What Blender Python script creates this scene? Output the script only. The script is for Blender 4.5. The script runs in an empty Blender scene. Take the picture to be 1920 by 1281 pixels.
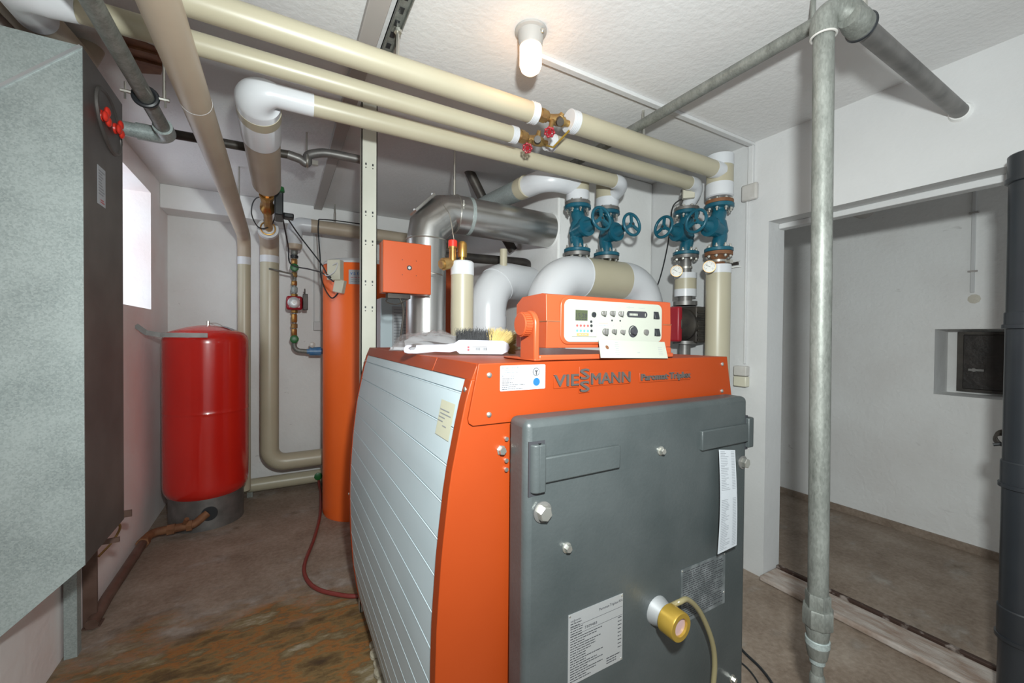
import bpy, math, random
from mathutils import Vector, Matrix
random.seed(7)
SC = bpy.context.scene
COL = SC.collection
R = math.radians
# ------------------------------------------------------------------ camera
FPX = 765.5                      # focal length in pixels of the 1920x1281 frame
YAW, PITCH, ROLL = 0.51575983, 0.0131648915, 0.00831513155
EYE = Vector((0, 0, 1.35))
FW = Vector((math.sin(YAW)*math.cos(PITCH), math.cos(YAW)*math.cos(PITCH), -math.sin(PITCH)))
RT0 = Vector((math.cos(YAW), -math.sin(YAW), 0)); UP0 = RT0.cross(FW)
RT = RT0*math.cos(ROLL) + UP0*math.sin(ROLL); UP = UP0*math.cos(ROLL) - RT0*math.sin(ROLL)
cd = bpy.data.cameras.new('camera'); cam = bpy.data.objects.new('camera', cd); COL.objects.link(cam)
cd.sensor_width = 36; cd.sensor_fit = 'HORIZONTAL'; cd.lens = FPX/1920*36; cd.clip_start = 0.02
mw = Matrix((( RT.x, UP.x, -FW.x, EYE.x), (RT.y, UP.y, -FW.y, EYE.y), (RT.z, UP.z, -FW.z, EYE.z), (0, 0, 0, 1)))
cam.matrix_world = mw
SC.camera = cam
# ------------------------------------------------------------------ world, flash, exposure
w = bpy.data.worlds.new('world'); SC.world = w; w.use_nodes = True
w.node_tree.nodes['Background'].inputs[0].default_value = (0.88, 0.97, 1.0, 1)
w.node_tree.nodes['Background'].inputs[1].default_value = 0.62
def light(name, kind, loc, energy, color, size=0.1, target=None):
    d = bpy.data.lights.new(name, kind); o = bpy.data.objects.new(name, d); COL.objects.link(o)
    d.energy = energy; d.color = color; o.location = loc
    if kind == 'AREA': d.size = size
    else: d.shadow_soft_size = size
    if target is not None:
        o.rotation_euler = (Vector(target)-Vector(loc)).to_track_quat('-Z', 'Y').to_euler()
    return o
# the photographer's flash, held above the camera
fl = light('camera_flash', 'SPOT', (0.08, -0.07, 1.66), 196, (0.93, 1.0, 0.985), 0.04, (0.82, 1.0, 1.50))
fl.data.spot_size = R(175); fl.data.spot_blend = 1.0
SC.view_settings.view_transform = 'Standard'; SC.view_settings.look = 'None'
SC.view_settings.exposure = 0.0; SC.view_settings.gamma = 1.0
SC.view_settings.use_curve_mapping = False

def at(u, v, **k):
    """photo pixel -> point of the room on the plane X=, Y= or Z="""
    d = FW + RT*((u-960)/FPX) + UP*((640.5-v)/FPX)
    (a, val), = k.items(); i = 'XYZ'.index(a); t = (val-EYE[i])/d[i]
    return EYE + d*t
# ------------------------------------------------------------------ materials
def mat(name, c, rough=0.5, metal=0.0, c2=None, scale=8, detail=6, bump=0.0, bscale=None, lo=0.35, hi=0.65,
        emit=0, spec=None, coat=0, stretch=None, trans=0, ior=None, alpha=1):
    m = bpy.data.materials.new(name); m.use_nodes = True; nt = m.node_tree; b = nt.nodes['Principled BSDF']
    b.inputs['Base Color'].default_value = (*c, 1); b.inputs['Roughness'].default_value = rough
    b.inputs['Metallic'].default_value = metal
    if coat: b.inputs['Coat Weight'].default_value = coat
    if spec is not None: b.inputs['Specular IOR Level'].default_value = spec
    if trans: b.inputs['Transmission Weight'].default_value = trans
    if ior: b.inputs['IOR'].default_value = ior
    if alpha < 1: b.inputs['Alpha'].default_value = alpha
    if emit:
        b.inputs['Emission Color'].default_value = (*c, 1); b.inputs['Emission Strength'].default_value = emit
    tc = nt.nodes.new('ShaderNodeTexCoord'); mp = nt.nodes.new('ShaderNodeMapping')
    nt.links.new(tc.outputs['Object'], mp.inputs[0])
    if stretch: mp.inputs['Scale'].default_value = stretch
    if c2 is not None:
        n = nt.nodes.new('ShaderNodeTexNoise'); n.inputs['Scale'].default_value = scale; n.inputs['Detail'].default_value = detail
        r = nt.nodes.new('ShaderNodeValToRGB'); r.color_ramp.elements[0].position = lo; r.color_ramp.elements[1].position = hi
        r.color_ramp.elements[0].color = (*c, 1); r.color_ramp.elements[1].color = (*c2, 1)
        nt.links.new(mp.outputs[0], n.inputs['Vector']); nt.links.new(n.outputs['Fac'], r.inputs[0])
        nt.links.new(r.outputs[0], b.inputs['Base Color'])
    if bump:
        n2 = nt.nodes.new('ShaderNodeTexNoise'); n2.inputs['Scale'].default_value = bscale or scale*4; n2.inputs['Detail'].default_value = 8
        bp = nt.nodes.new('ShaderNodeBump'); bp.inputs['Strength'].default_value = bump; bp.inputs['Distance'].default_value = 0.02
        nt.links.new(mp.outputs[0], n2.inputs['Vector']); nt.links.new(n2.outputs['Fac'], bp.inputs['Height'])
        nt.links.new(bp.outputs[0], b.inputs['Normal'])
    return m
def galv(name, c1, c2, scale=60, rough=0.42, metal=0.85, cell=0.35, zst=1.0):
    m = mat(name, c1, rough, metal); nt = m.node_tree; b = nt.nodes['Principled BSDF']
    tc = nt.nodes.new('ShaderNodeTexCoord')
    vo = nt.nodes.new('ShaderNodeTexVoronoi'); vo.inputs['Scale'].default_value = scale
    no = nt.nodes.new('ShaderNodeTexNoise'); no.inputs['Scale'].default_value = 5; no.inputs['Detail'].default_value = 8
    mx = nt.nodes.new('ShaderNodeMath'); mx.operation = 'MULTIPLY_ADD'; mx.inputs[1].default_value = cell
    sep = nt.nodes.new('ShaderNodeSeparateColor')
    r = nt.nodes.new('ShaderNodeValToRGB'); r.color_ramp.elements[0].position = 0.25; r.color_ramp.elements[1].position = 0.85
    r.color_ramp.elements[0].color = (*c1, 1); r.color_ramp.elements[1].color = (*c2, 1)
    mp = nt.nodes.new('ShaderNodeMapping'); mp.inputs['Scale'].default_value = (1, 1, zst); nt.links.new(tc.outputs['Object'], mp.inputs[0])
    if zst != 1: no.inputs['Scale'].default_value = 22; no.inputs['Roughness'].default_value = 0.7; r_lo = 0.38
    for n in (vo, no): nt.links.new(mp.outputs[0], n.inputs['Vector'])
    nt.links.new(vo.outputs['Color'], sep.inputs[0]); nt.links.new(sep.outputs[0], mx.inputs[0])
    nt.links.new(no.outputs['Fac'], mx.inputs[2]); nt.links.new(mx.outputs[0], r.inputs[0])
    nt.links.new(r.outputs[0], b.inputs['Base Color'])
    return m
M = {}
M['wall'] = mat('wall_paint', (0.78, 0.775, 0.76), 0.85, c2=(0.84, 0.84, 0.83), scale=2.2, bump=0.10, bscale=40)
def wall_mat(name, c1, c2, scuff=(0.35, 0.33, 0.31), bump=0.2, amount=0.5):
    m = mat(name, c1, 0.85, c2=c2, scale=2.2, bump=bump, bscale=38); nt = m.node_tree; b = nt.nodes['Principled BSDF']
    src = b.inputs['Base Color'].links[0].from_socket
    tc = nt.nodes.new('ShaderNodeTexCoord'); mp = nt.nodes.new('ShaderNodeMapping'); mp.inputs['Scale'].default_value = (1, 1.0, 2.2); mp.inputs['Rotation'].default_value = (0.5, 0, 0)
    n = nt.nodes.new('ShaderNodeTexNoise'); n.inputs['Scale'].default_value = 9; n.inputs['Detail'].default_value = 3; n.inputs['Distortion'].default_value = 1.2
    rp = nt.nodes.new('ShaderNodeValToRGB'); rp.color_ramp.elements[0].position = 0.70; rp.color_ramp.elements[1].position = 0.80
    rp.color_ramp.elements[0].color = (0, 0, 0, 1); rp.color_ramp.elements[1].color = (amount, amount, amount, 1)
    mx = nt.nodes.new('ShaderNodeMix'); mx.data_type = 'RGBA'; mx.inputs[7].default_value = (*scuff, 1)
    L = nt.links.new; L(tc.outputs['Object'], mp.inputs[0]); L(mp.outputs[0], n.inputs['Vector']); L(n.outputs['Fac'], rp.inputs[0])
    L(rp.outputs[0], mx.inputs[0]); L(src, mx.inputs[6]); L(mx.outputs[2], b.inputs['Base Color']); return m
M['wall_f'] = wall_mat('wall_paint_far', (0.77, 0.755, 0.74), (0.84, 0.84, 0.83))
M['wall_l'] = mat('wall_paint_left', (0.88, 0.76, 0.74), 0.85, c2=(0.92, 0.89, 0.88), scale=2.0, bump=0.12, bscale=25)
M['wall_dim'] = mat('wall_paint_flash_dim', (0.60, 0.60, 0.60), 0.85, c2=(0.65, 0.65, 0.65), scale=2.2, bump=0.10, bscale=40)  # same wall paint, colour darkened to offset the nearby flash
M['ceil'] = mat('ceiling_paint', (0.70, 0.69, 0.685), 0.9, c2=(0.75, 0.745, 0.74), scale=1.8, bump=0.14, bscale=48)
M['beige'] = mat('pipe_jacket_beige', (0.44, 0.40, 0.29), 0.36, c2=(0.48, 0.44, 0.325), scale=3)
M['beige_d'] = mat('pipe_jacket_tan', (0.43, 0.35, 0.265), 0.42, c2=(0.49, 0.41, 0.31), scale=4)
M['white'] = mat('pipe_jacket_white', (0.62, 0.635, 0.66), 0.3, c2=(0.66, 0.675, 0.70), scale=3)
M['wrap'] = mat('white_tape', (0.80, 0.80, 0.80), 0.5, bump=0.3, bscale=60, stretch=(8, 1, 1))
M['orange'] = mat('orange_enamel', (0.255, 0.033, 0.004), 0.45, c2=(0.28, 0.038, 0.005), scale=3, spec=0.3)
M['orange_mid_lift'] = mat('orange_enamel_mid_lift', (0.55, 0.085, 0.014), 0.4)  # orange enamel lightened a little to make up for flash falloff
M['orange_far_lift'] = mat('orange_enamel_far_lift', (0.90, 0.145, 0.022), 0.35, c2=(0.93, 0.155, 0.025), scale=3)  # orange enamel lightened strongly, as the flash falls off towards the back
M['orange_p'] = mat('orange_plastic', (0.36, 0.062, 0.019), 0.36)
M['panelgrey'] = mat('grey_panel_enamel', (0.47, 0.56, 0.60), 0.42, c2=(0.51, 0.60, 0.64), scale=3)
M['doorgrey'] = mat('door_grey_paint', (0.040, 0.048, 0.049), 0.42, c2=(0.056, 0.064, 0.065), scale=5, bump=0.05, bscale=120)
M['zinc'] = mat('zinc_plated', (0.62, 0.61, 0.56), 0.28, 0.9)
M['plate'] = mat('aluminium_plate', (0.50, 0.51, 0.52), 0.4, 0.6)
M['plate_d'] = mat('dark_plate', (0.12, 0.135, 0.14), 0.35, 0.4, c2=(0.3, 0.32, 0.33), scale=22, lo=0.45, hi=0.75)
M['galv'] = galv('galvanised_sheet', (0.23, 0.27, 0.265), (0.42, 0.475, 0.465), 230, 0.45, 0.3)
M['galv_shade'] = mat('shaded_galvanised_sheet', (0.10, 0.09, 0.085), 0.45, 0.5, c2=(0.17, 0.16, 0.15), scale=3)  # darker copy of the galvanised sheet, shade of the grazing side in its colour
M['galv_pipe'] = galv('galvanised_pipe', (0.095, 0.10, 0.088), (0.30, 0.31, 0.285), 260, 0.5, 0.3, 0.14, 0.35)
M['alu'] = mat('aluminium_flue', (0.62, 0.62, 0.61), 0.3, 0.95, c2=(0.50, 0.49, 0.47), scale=3, bump=0.04, bscale=12)
M['steel'] = mat('dark_steel', (0.16, 0.155, 0.15), 0.45, 0.6, c2=(0.24, 0.23, 0.22), scale=12)
M['black'] = mat('black_plastic', (0.018, 0.02, 0.023), 0.38)
M['blackpipe'] = mat('black_drain_plastic', (0.022, 0.025, 0.03), 0.33, c2=(0.03, 0.034, 0.04), scale=4)
M['blackiron'] = mat('black_iron', (0.035, 0.03, 0.028), 0.5, 0.3, c2=(0.07, 0.06, 0.05), scale=14)
M['brass'] = mat('brass', (0.55, 0.33, 0.09), 0.35, 0.85, c2=(0.42, 0.22, 0.08), scale=18)
M['brass_o'] = mat('tarnished_brass', (0.30, 0.17, 0.07), 0.45, 0.7, c2=(0.45, 0.30, 0.11), scale=20)
M['gold'] = mat('golden_ring', (0.42, 0.27, 0.045), 0.32, 0.55)
M['teal'] = mat('teal_valve_paint', (0.005, 0.085, 0.135), 0.32, c2=(0.012, 0.11, 0.16), scale=10)
M['rust'] = mat('rusty_flange', (0.16, 0.065, 0.03), 0.7, 0.2, c2=(0.28, 0.13, 0.06), scale=14)
M['red'] = mat('red_enamel', (0.55, 0.016, 0.010), 0.22, coat=0.5, c2=(0.60, 0.018, 0.011), scale=3)
M['redp'] = mat('red_plastic', (0.68, 0.035, 0.02), 0.35)
M['darkred'] = mat('dark_red_paint', (0.30, 0.01, 0.02), 0.35)
M['green'] = mat('green_handle', (0.015, 0.12, 0.03), 0.4)
M['cream'] = mat('cream_plastic', (0.60, 0.57, 0.46), 0.45)
M['creamp'] = mat('cream_faceplate', (0.34, 0.35, 0.30), 0.45)
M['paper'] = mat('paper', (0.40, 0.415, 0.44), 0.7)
M['paper_y'] = mat('yellowed_paper', (0.50, 0.49, 0.37), 0.7)
M['ink'] = mat('black_ink', (0.03, 0.03, 0.035), 0.6)
M['ink_g'] = mat('grey_ink', (0.25, 0.26, 0.28), 0.6)
M['ink_b'] = mat('blue_ink', (0.01, 0.10, 0.34), 0.5)
M['ink_r'] = mat('red_ink', (0.45, 0.06, 0.07), 0.5)
M['ink_lb'] = mat('light_blue_button', (0.10, 0.32, 0.45), 0.45)
M['ink_pk'] = mat('pink_button', (0.42, 0.07, 0.07), 0.45)
M['tan'] = mat('tan_label', (0.40, 0.24, 0.09), 0.5)
M['lcd'] = mat('display_green', (0.055, 0.065, 0.035), 0.25)
M['lettering'] = mat('dark_lettering', (0.075, 0.066, 0.062), 0.4, 0.2)
M['letterside'] = mat('lettering_edge', (0.62, 0.30, 0.22), 0.5)
M['post'] = mat('post_paint', (0.47, 0.47, 0.40), 0.5, c2=(0.52, 0.52, 0.45), scale=5)
M['hose'] = mat('clear_yellowed_hose', (0.20, 0.17, 0.09), 0.25)
M['redhose'] = mat('red_rubber_hose', (0.20, 0.035, 0.03), 0.4)
M['trunk'] = mat('trunking_plastic', (0.60, 0.60, 0.60), 0.6)
M['trunk_b'] = mat('old_trunking', (0.40, 0.37, 0.35), 0.7)
M['box'] = mat('old_junction_box', (0.50, 0.48, 0.45), 0.7, c2=(0.56, 0.54, 0.52), scale=15)
M['wood'] = mat('old_sill', (0.30, 0.21, 0.16), 0.85, c2=(0.50, 0.44, 0.40), scale=9, bump=0.3, bscale=60, stretch=(3, 1, 1))
M['wood_d'] = mat('dark_wood_edge', (0.05, 0.025, 0.017), 0.7, c2=(0.32, 0.27, 0.24), scale=22, lo=0.55, hi=0.7)
M['bristle_k'] = mat('black_bristle', (0.03, 0.03, 0.032), 0.6)
M['bristle_y'] = mat('straw_bristle', (0.46, 0.34, 0.12), 0.6)
M['pwhite'] = mat('white_plastic', (0.40, 0.39, 0.44), 0.4)
M['bag'] = mat('clear_bag', (0.42, 0.38, 0.38), 0.15, alpha=0.22, bump=0.25, bscale=18)
M['glass'] = mat('sight_glass', (0.45, 0.30, 0.29), 0.08, coat=1)
M['gauge'] = mat('gauge_face', (0.50, 0.49, 0.45), 0.35)
M['bulb'] = mat('lit_globe', (1.0, 0.55, 0.27), 0.3, emit=10)
M['lampgrey'] = mat('ceramic_lamp_base', (0.42, 0.40, 0.38), 0.5)
M['iron'] = mat('sooty_iron_door', (0.016, 0.013, 0.012), 0.5, 0.2, c2=(0.03, 0.023, 0.02), scale=8, bump=0.2, bscale=30)
M['concrete'] = mat('crumbling_concrete', (0.30, 0.27, 0.20), 0.9, c2=(0.55, 0.50, 0.38), scale=25, bump=0.6, bscale=40)
M['blue'] = mat('blue_enamel', (0.05, 0.18, 0.38), 0.35, c2=(0.12, 0.25, 0.42), scale=20)
M['sky'] = mat('window_daylight', (0.80, 0.90, 1.0), 0.5, emit=2.2)
M['daub'] = mat('mortar_smear', (0.62, 0.58, 0.50), 0.9, bump=0.3, bscale=50)
M['brown'] = mat('brown_painted_pipe', (0.10, 0.055, 0.04), 0.45, c2=(0.15, 0.09, 0.07), scale=12)

def floor_mat(name, stain):
    m = bpy.data.materials.new(name); m.use_nodes = True; nt = m.node_tree; b = nt.nodes['Principled BSDF']; N = nt.nodes.new; L = nt.links.new
    tc = N('ShaderNodeTexCoord')
    def noise(sc, det=8, stretch=None, rough=0.6):
        n = N('ShaderNodeTexNoise'); n.inputs['Scale'].default_value = sc; n.inputs['Detail'].default_value = det; n.inputs['Roughness'].default_value = rough
        mp = N('ShaderNodeMapping'); L(tc.outputs['Object'], mp.inputs[0])
        if stretch: mp.inputs['Scale'].default_value = stretch[0]; mp.inputs['Rotation'].default_value = (0, 0, stretch[1])
        L(mp.outputs[0], n.inputs['Vector']); return n.outputs['Fac']
    def ramp(src, stops):
        r = N('ShaderNodeValToRGB'); e = r.color_ramp.elements
        e[0].position, e[0].color = stops[0][0], (*stops[0][1], 1); e[1].position, e[1].color = stops[-1][0], (*stops[-1][1], 1)
        for p, c in stops[1:-1]:
            q = e.new(p); q.color = (*c, 1)
        L(src, r.inputs[0]); return r.outputs[0]
    def mix(f, a, c):
        x = N('ShaderNodeMix'); x.data_type = 'RGBA'; L(f, x.inputs[0]); L(a, x.inputs[6]); L(c, x.inputs[7]); return x.outputs[2]
    def math_(op, a, c=None, v=None):
        x = N('ShaderNodeMath'); x.operation = op; L(a, x.inputs[0])
        if c is not None: L(c, x.inputs[1])
        if v is not None: x.inputs[1].default_value = v
        return x.outputs[0]
    base = ramp(noise(4, 10), [(0.3, (0.17, 0.12, 0.085)), (0.5, (0.28, 0.215, 0.165)), (0.72, (0.40, 0.33, 0.27))])
    fine = ramp(noise(45, 6), [(0.35, (0.16, 0.112, 0.080)), (0.7, (0.42, 0.34, 0.28))])
    f1 = N('ShaderNodeValue'); f1.outputs[0].default_value = 0.35
    col = mix(f1.outputs[0], base, fine)
    if stain:
        # rusty water stain left of the boiler
        g = N('ShaderNodeTexGradient'); g.gradient_type = 'SPHERICAL'; mp = N('ShaderNodeMapping'); mp.vector_type = 'POINT'
        mp.inputs['Location'].default_value = (0.18, -2.35, 0); L(tc.outputs['Object'], mp.inputs[0])
        mp2 = N('ShaderNodeMapping'); mp2.inputs['Scale'].default_value = (1/1.15, 1/0.95, 1); L(mp.outputs[0], mp2.inputs[0])
        mp.inputs['Location'].default_value = (0.20, -1.70, 0)
        L(mp2.outputs[0], g.inputs[0])
        s = math_('ADD', g.outputs['Fac'], math_('MULTIPLY', noise(2.6, 10, ((1.0, 1.8, 1), 0.35)), v=1.0))
        rustc = ramp(noise(3.6, 12, ((1, 2.3, 1), 0.35), 0.68), [(0.30, (0.05, 0.03, 0.016)), (0.41, (0.13, 0.078, 0.03)), (0.47, (0.21, 0.135, 0.055)), (0.51, (0.31, 0.12, 0.03)), (0.55, (0.15, 0.10, 0.045)), (0.62, (0.24, 0.185, 0.10)), (0.70, (0.40, 0.35, 0.28))])
        col = mix(ramp(s, [(0.66, (0, 0, 0)), (0.88, (1, 1, 1))]), col, rustc)
        edge = ramp(s, [(0.58, (0, 0, 0)), (0.66, (0.8, 0.8, 0.8)), (0.74, (0, 0, 0))])
        pale = ramp(noise(9, 8), [(0.35, (0.42, 0.38, 0.34)), (0.65, (0.12, 0.08, 0.05))])
        col = mix(edge, col, pale)
        fl = ramp(noise(7, 3, ((1, 2.2, 1), 0.3)), [(0.70, (0, 0, 0)), (0.72, (1, 1, 1))])
        paint = ramp(noise(20), [(0.2, (0.4, 0.36, 0.33)), (0.8, (0.5, 0.46, 0.42))])
        col = mix(math_('MULTIPLY', fl, edge), col, paint)
    L(col, b.inputs['Base Color']); b.inputs['Roughness'].default_value = 0.62
    bp = N('ShaderNodeBump'); bp.inputs['Strength'].default_value = 0.25; bp.inputs['Distance'].default_value = 0.02
    L(noise(70, 8), bp.inputs['Height']); L(bp.outputs[0], b.inputs['Normal'])
    return m
M['floor'] = floor_mat('stained_concrete_floor', True)
M['floor2'] = floor_mat('brown_concrete_floor', False)

# ------------------------------------------------------------------ mesh builder
class MB:
    def __init__(s): s.V = []; s.F = []; s.I = []
    def add(s, v, f, m=0):
        k = len(s.V); s.V += [Vector(p) for p in v]; s.F += [[k+i for i in q] for q in f]; s.I += [m]*len(f); return s
    def box(s, x0, x1, y0, y1, z0, z1, m=0):
        v = [(x, y, z) for x in (x0, x1) for y in (y0, y1) for z in (z0, z1)]
        return s.add(v, [(0,1,3,2), (4,6,7,5), (0,4,5,1), (2,3,7,6), (0,2,6,4), (1,5,7,3)], m)
    def obox(s, c, a, b, n, ha, hb, hn, m=0):
        c, a, b, n = Vector(c), Vector(a).normalized()*ha, Vector(b).normalized()*hb, Vector(n).normalized()*hn
        v = [c+a*i+b*j+n*k for i in (-1, 1) for j in (-1, 1) for k in (-1, 1)]
        return s.add(v, [(0,1,3,2), (4,6,7,5), (0,4,5,1), (2,3,7,6), (0,2,6,4), (1,5,7,3)], m)
    def tube(s, pts, r, seg=20, caps=True, m=0, closed=False):
        pts = [Vector(p) for p in pts]; n = len(pts)
        rr = r if isinstance(r, (list, tuple)) else [r]*n
        T = []
        for i in range(n):
            if closed: d = pts[(i+1) % n]-pts[i-1]
            else: d = pts[min(i+1, n-1)]-pts[max(i-1, 0)]
            if d.length < 1e-9: d = T[-1].copy() if T else Vector((0, 0, 1))
            T.append(d.normalized())
        a = T[0].orthogonal().normalized(); vs = []
        for i in range(n):
            a = (a - T[i]*a.dot(T[i])).normalized(); b = T[i].cross(a)
            for k in range(seg):
                t = 2*math.pi*k/seg; vs.append(pts[i]+(a*math.cos(t)+b*math.sin(t))*rr[i])
        fs = []
        for i in range(n if closed else n-1):
            j = (i+1) % n
            for k in range(seg):
                k2 = (k+1) % seg; fs.append((i*seg+k, i*seg+k2, j*seg+k2, j*seg+k))
        if caps and not closed:
            fs.append(tuple(range(seg))[::-1]); fs.append(tuple((n-1)*seg+k for k in range(seg)))
        return s.add(vs, fs, m)
    def cyl(s, p0, p1, r, seg=24, m=0, r2=None): return s.tube([p0, p1], [r, r if r2 is None else r2], seg, True, m)
    def lathe(s, o, ax, prof, seg=28, m=0):
        """prof: list of (distance along the axis, radius)"""
        o = Vector(o); ax = Vector(ax).normalized(); a = ax.orthogonal().normalized(); b = ax.cross(a); vs = []
        for t, r in prof:
            for k in range(seg):
                q = 2*math.pi*k/seg; vs.append(o+ax*t+(a*math.cos(q)+b*math.sin(q))*max(r, 1e-4))
        n = len(prof); fs = [(i*seg+k, i*seg+(k+1) % seg, (i+1)*seg+(k+1) % seg, (i+1)*seg+k) for i in range(n-1) for k in range(seg)]
        fs.append(tuple(range(seg))[::-1]); fs.append(tuple((n-1)*seg+k for k in range(seg)))
        return s.add(vs, fs, m)
    def prism(s, poly, o, a, b, n, d, m=0):
        o, a, b, n = Vector(o), Vector(a), Vector(b), Vector(n); k = len(poly)
        v = [o+a*x+b*y for x, y in poly]+[o+a*x+b*y+n*d for x, y in poly]
        f = [tuple(range(k))[::-1], tuple(range(k, 2*k))]+[(i, (i+1) % k, k+(i+1) % k, k+i) for i in range(k)]
        return s.add(v, f, m)
    def hexa(s, o, ax, r, h, m=0):
        o = Vector(o); ax = Vector(ax).normalized(); return s.tube([o, o+ax*h], r, 6, True, m)
    def ball(s, c, r, sc=(1, 1, 1), seg=16, m=0):
        c = Vector(c); n = seg//2; vs = []; fs = []
        for i in range(n+1):
            th = math.pi*i/n
            for k in range(seg):
                ph = 2*math.pi*k/seg
                vs.append(c+Vector((math.sin(th)*math.cos(ph)*sc[0], math.sin(th)*math.sin(ph)*sc[1], math.cos(th)*sc[2]))*r)
        for i in range(n):
            for k in range(seg): fs.append((i*seg+k, (i+1)*seg+k, (i+1)*seg+(k+1) % seg, i*seg+(k+1) % seg))
        return s.add(vs, fs, m)
    def ring(s, c, ax, Rr, r, seg=36, rs=10, m=0):
        c = Vector(c); ax = Vector(ax).normalized(); a = ax.orthogonal().normalized(); b = ax.cross(a)
        return s.tube([c+(a*math.cos(2*math.pi*i/seg)+b*math.sin(2*math.pi*i/seg))*Rr for i in range(seg)], r, rs, False, m, True)
    def text(s, body, o, a, b, h, width=None, depth=0.0004, m=0, align='L', bold=0):
        """letters of cap height h standing on point o, reading along a, upright along b"""
        cu = bpy.data.curves.new('t', 'FONT'); cu.body = body; cu.size = 1; cu.resolution_u = 2; cu.extrude = 0.5; cu.offset = bold
        ob = bpy.data.objects.new('t', cu); COL.objects.link(ob)
        dg = bpy.context.evaluated_depsgraph_get(); me = bpy.data.meshes.new_from_object(ob.evaluated_get(dg))
        vs = [v.co.copy() for v in me.vertices]; fs = [tuple(p.vertices) for p in me.polygons]
        bpy.data.objects.remove(ob); bpy.data.curves.remove(cu); bpy.data.meshes.remove(me)
        if not vs: return s
        x0 = min(v.x for v in vs); x1 = max(v.x for v in vs)
        sy = h/0.70; sx = sy*0.95 if width is None else width/(x1-x0)
        o, a, b = Vector(o), Vector(a).normalized(), Vector(b).normalized(); n = a.cross(b)
        off = 0 if align == 'L' else (-(x1-x0)*sx if align == 'R' else -(x1-x0)*sx/2)
        return s.add([o+a*((v.x-x0)*sx+off)+b*(v.y*sy)+n*((v.z+0.5)*depth) for v in vs], fs, m)

def scrawl(mb, x, y, z, h, wd, m):
    """print too small to read in the photo: a row of word-long dashes"""
    x1 = x+wd
    while x < x1-h*0.3:
        l_ = min(random.uniform(1.2, 4.5)*h, x1-x); mb.box(x, x+l_, y-0.0002, y, z+h*0.1, z+h*0.7, m); x += l_+h*0.5
def roundrect(w, h, r, n=6, x0=0, y0=0):
    out = []
    for cx, cy, s in ((w-r, h-r, 0), (r, h-r, 90), (r, r, 180), (w-r, r, 270)):
        for i in range(n+1):
            t = R(s+90*i/n); out.append((x0+cx+r*math.cos(t), y0+cy+r*math.sin(t)))
    return out
def bend(pts, rad, n=10):
    """polyline with rounded corners"""
    pts = [Vector(p) for p in pts]; rr = rad if isinstance(rad, (list, tuple)) else [rad]*len(pts); out = [pts[0]]
    for i in range(1, len(pts)-1):
        a, c, b = pts[i-1], pts[i], pts[i+1]; u = (a-c).normalized(); v = (b-c).normalized()
        ang = u.angle(v); r = rr[i]; t = min(r/math.tan(ang/2), (a-c).length*0.98, (b-c).length*0.98); r = t*math.tan(ang/2)
        ctr = c+(u+v).normalized()*(r/math.sin(ang/2)); s0 = c+u*t-ctr; s1 = c+v*t-ctr; tot = s0.angle(s1)
        for k in range(n+1):
            q = k/n; out.append(ctr+(s0*math.sin((1-q)*tot)+s1*math.sin(q*tot))/math.sin(tot))
    out.append(pts[-1]); return out
def spline(pts, n=8):
    pts = [Vector(p) for p in pts]; P_ = [pts[0]]+pts+[pts[-1]]; out = []
    for i in range(1, len(P_)-2):
        p0, p1, p2, p3 = P_[i-1:i+3]
        for k in range(n):
            t = k/n; out.append(0.5*((2*p1)+(p2-p0)*t+(2*p0-5*p1+4*p2-p3)*t*t+(3*p1-p0-3*p2+p3)*t**3))
    out.append(pts[-1]); return out

# ------------------------------------------------------------------ object helpers
def top_of(o):
    while o.parent: o = o.parent
    return o
def mk(name, mb, mats, parent=None, loc=None, bevel=0, smooth=35, bseg=2):
    if isinstance(mats, str): mats = [mats]
    if parent is not None: L0 = top_of(parent).location.copy()
    elif loc is not None: L0 = Vector(loc)
    else:
        xs = [v.x for v in mb.V]; ys = [v.y for v in mb.V]; zs = [v.z for v in mb.V]
        L0 = Vector(((min(xs)+max(xs))/2, (min(ys)+max(ys))/2, min(zs)))
    me = bpy.data.meshes.new(name); me.from_pydata([v-L0 for v in mb.V], [], mb.F)
    for mm in mats: me.materials.append(M[mm])
    for p, i in zip(me.polygons, mb.I): p.material_index = i
    me.update(); me.validate()
    import bmesh
    bm = bmesh.new(); bm.from_mesh(me); bmesh.ops.recalc_face_normals(bm, faces=bm.faces); bm.to_mesh(me); bm.free()
    me.shade_smooth(); me.set_sharp_from_angle(angle=R(smooth))
    o = bpy.data.objects.new(name, me); COL.objects.link(o)
    if parent is not None: o.parent = parent
    else: o.location = L0
    if bevel:
        b = o.modifiers.new('bevel', 'BEVEL'); b.width = bevel; b.segments = bseg; b.limit_method = 'ANGLE'; b.angle_limit = R(40)
    return o
def tag(o, label, cat, group=None, kind=None):
    o['label'] = label; o['category'] = cat
    if group: o['group'] = group
    if kind: o['kind'] = kind
    return o
def root(name, label, cat, loc, group=None, rz=0):
    o = bpy.data.objects.new(name, None); COL.objects.link(o); o.empty_display_size = 0.05
    o.location = loc; o.rotation_euler = (0, 0, rz); return tag(o, label, cat, group)
def thing(name, mb, mats, label, cat, group=None, **k): return tag(mk(name, mb, mats, **k), label, cat, group)
def struct(name, mb, mats, **k):
    o = mk(name, mb, mats, **k); o['kind'] = 'structure'; return o
def dup(src, loc, rz, label, group=None, scale=1):
    def cp(o, par):
        c = o.copy(); COL.objects.link(c); c.parent = par
        for ch in list(o.children): cp(ch, c)
        return c
    r = cp(src, None); r.location = loc; r.rotation_euler = (0, 0, rz); r.scale = (scale,)*3; r['label'] = label
    if group: r['group'] = group
    return r
X, Y, Z = Vector((1, 0, 0)), Vector((0, 1, 0)), Vector((0, 0, 1))

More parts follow.
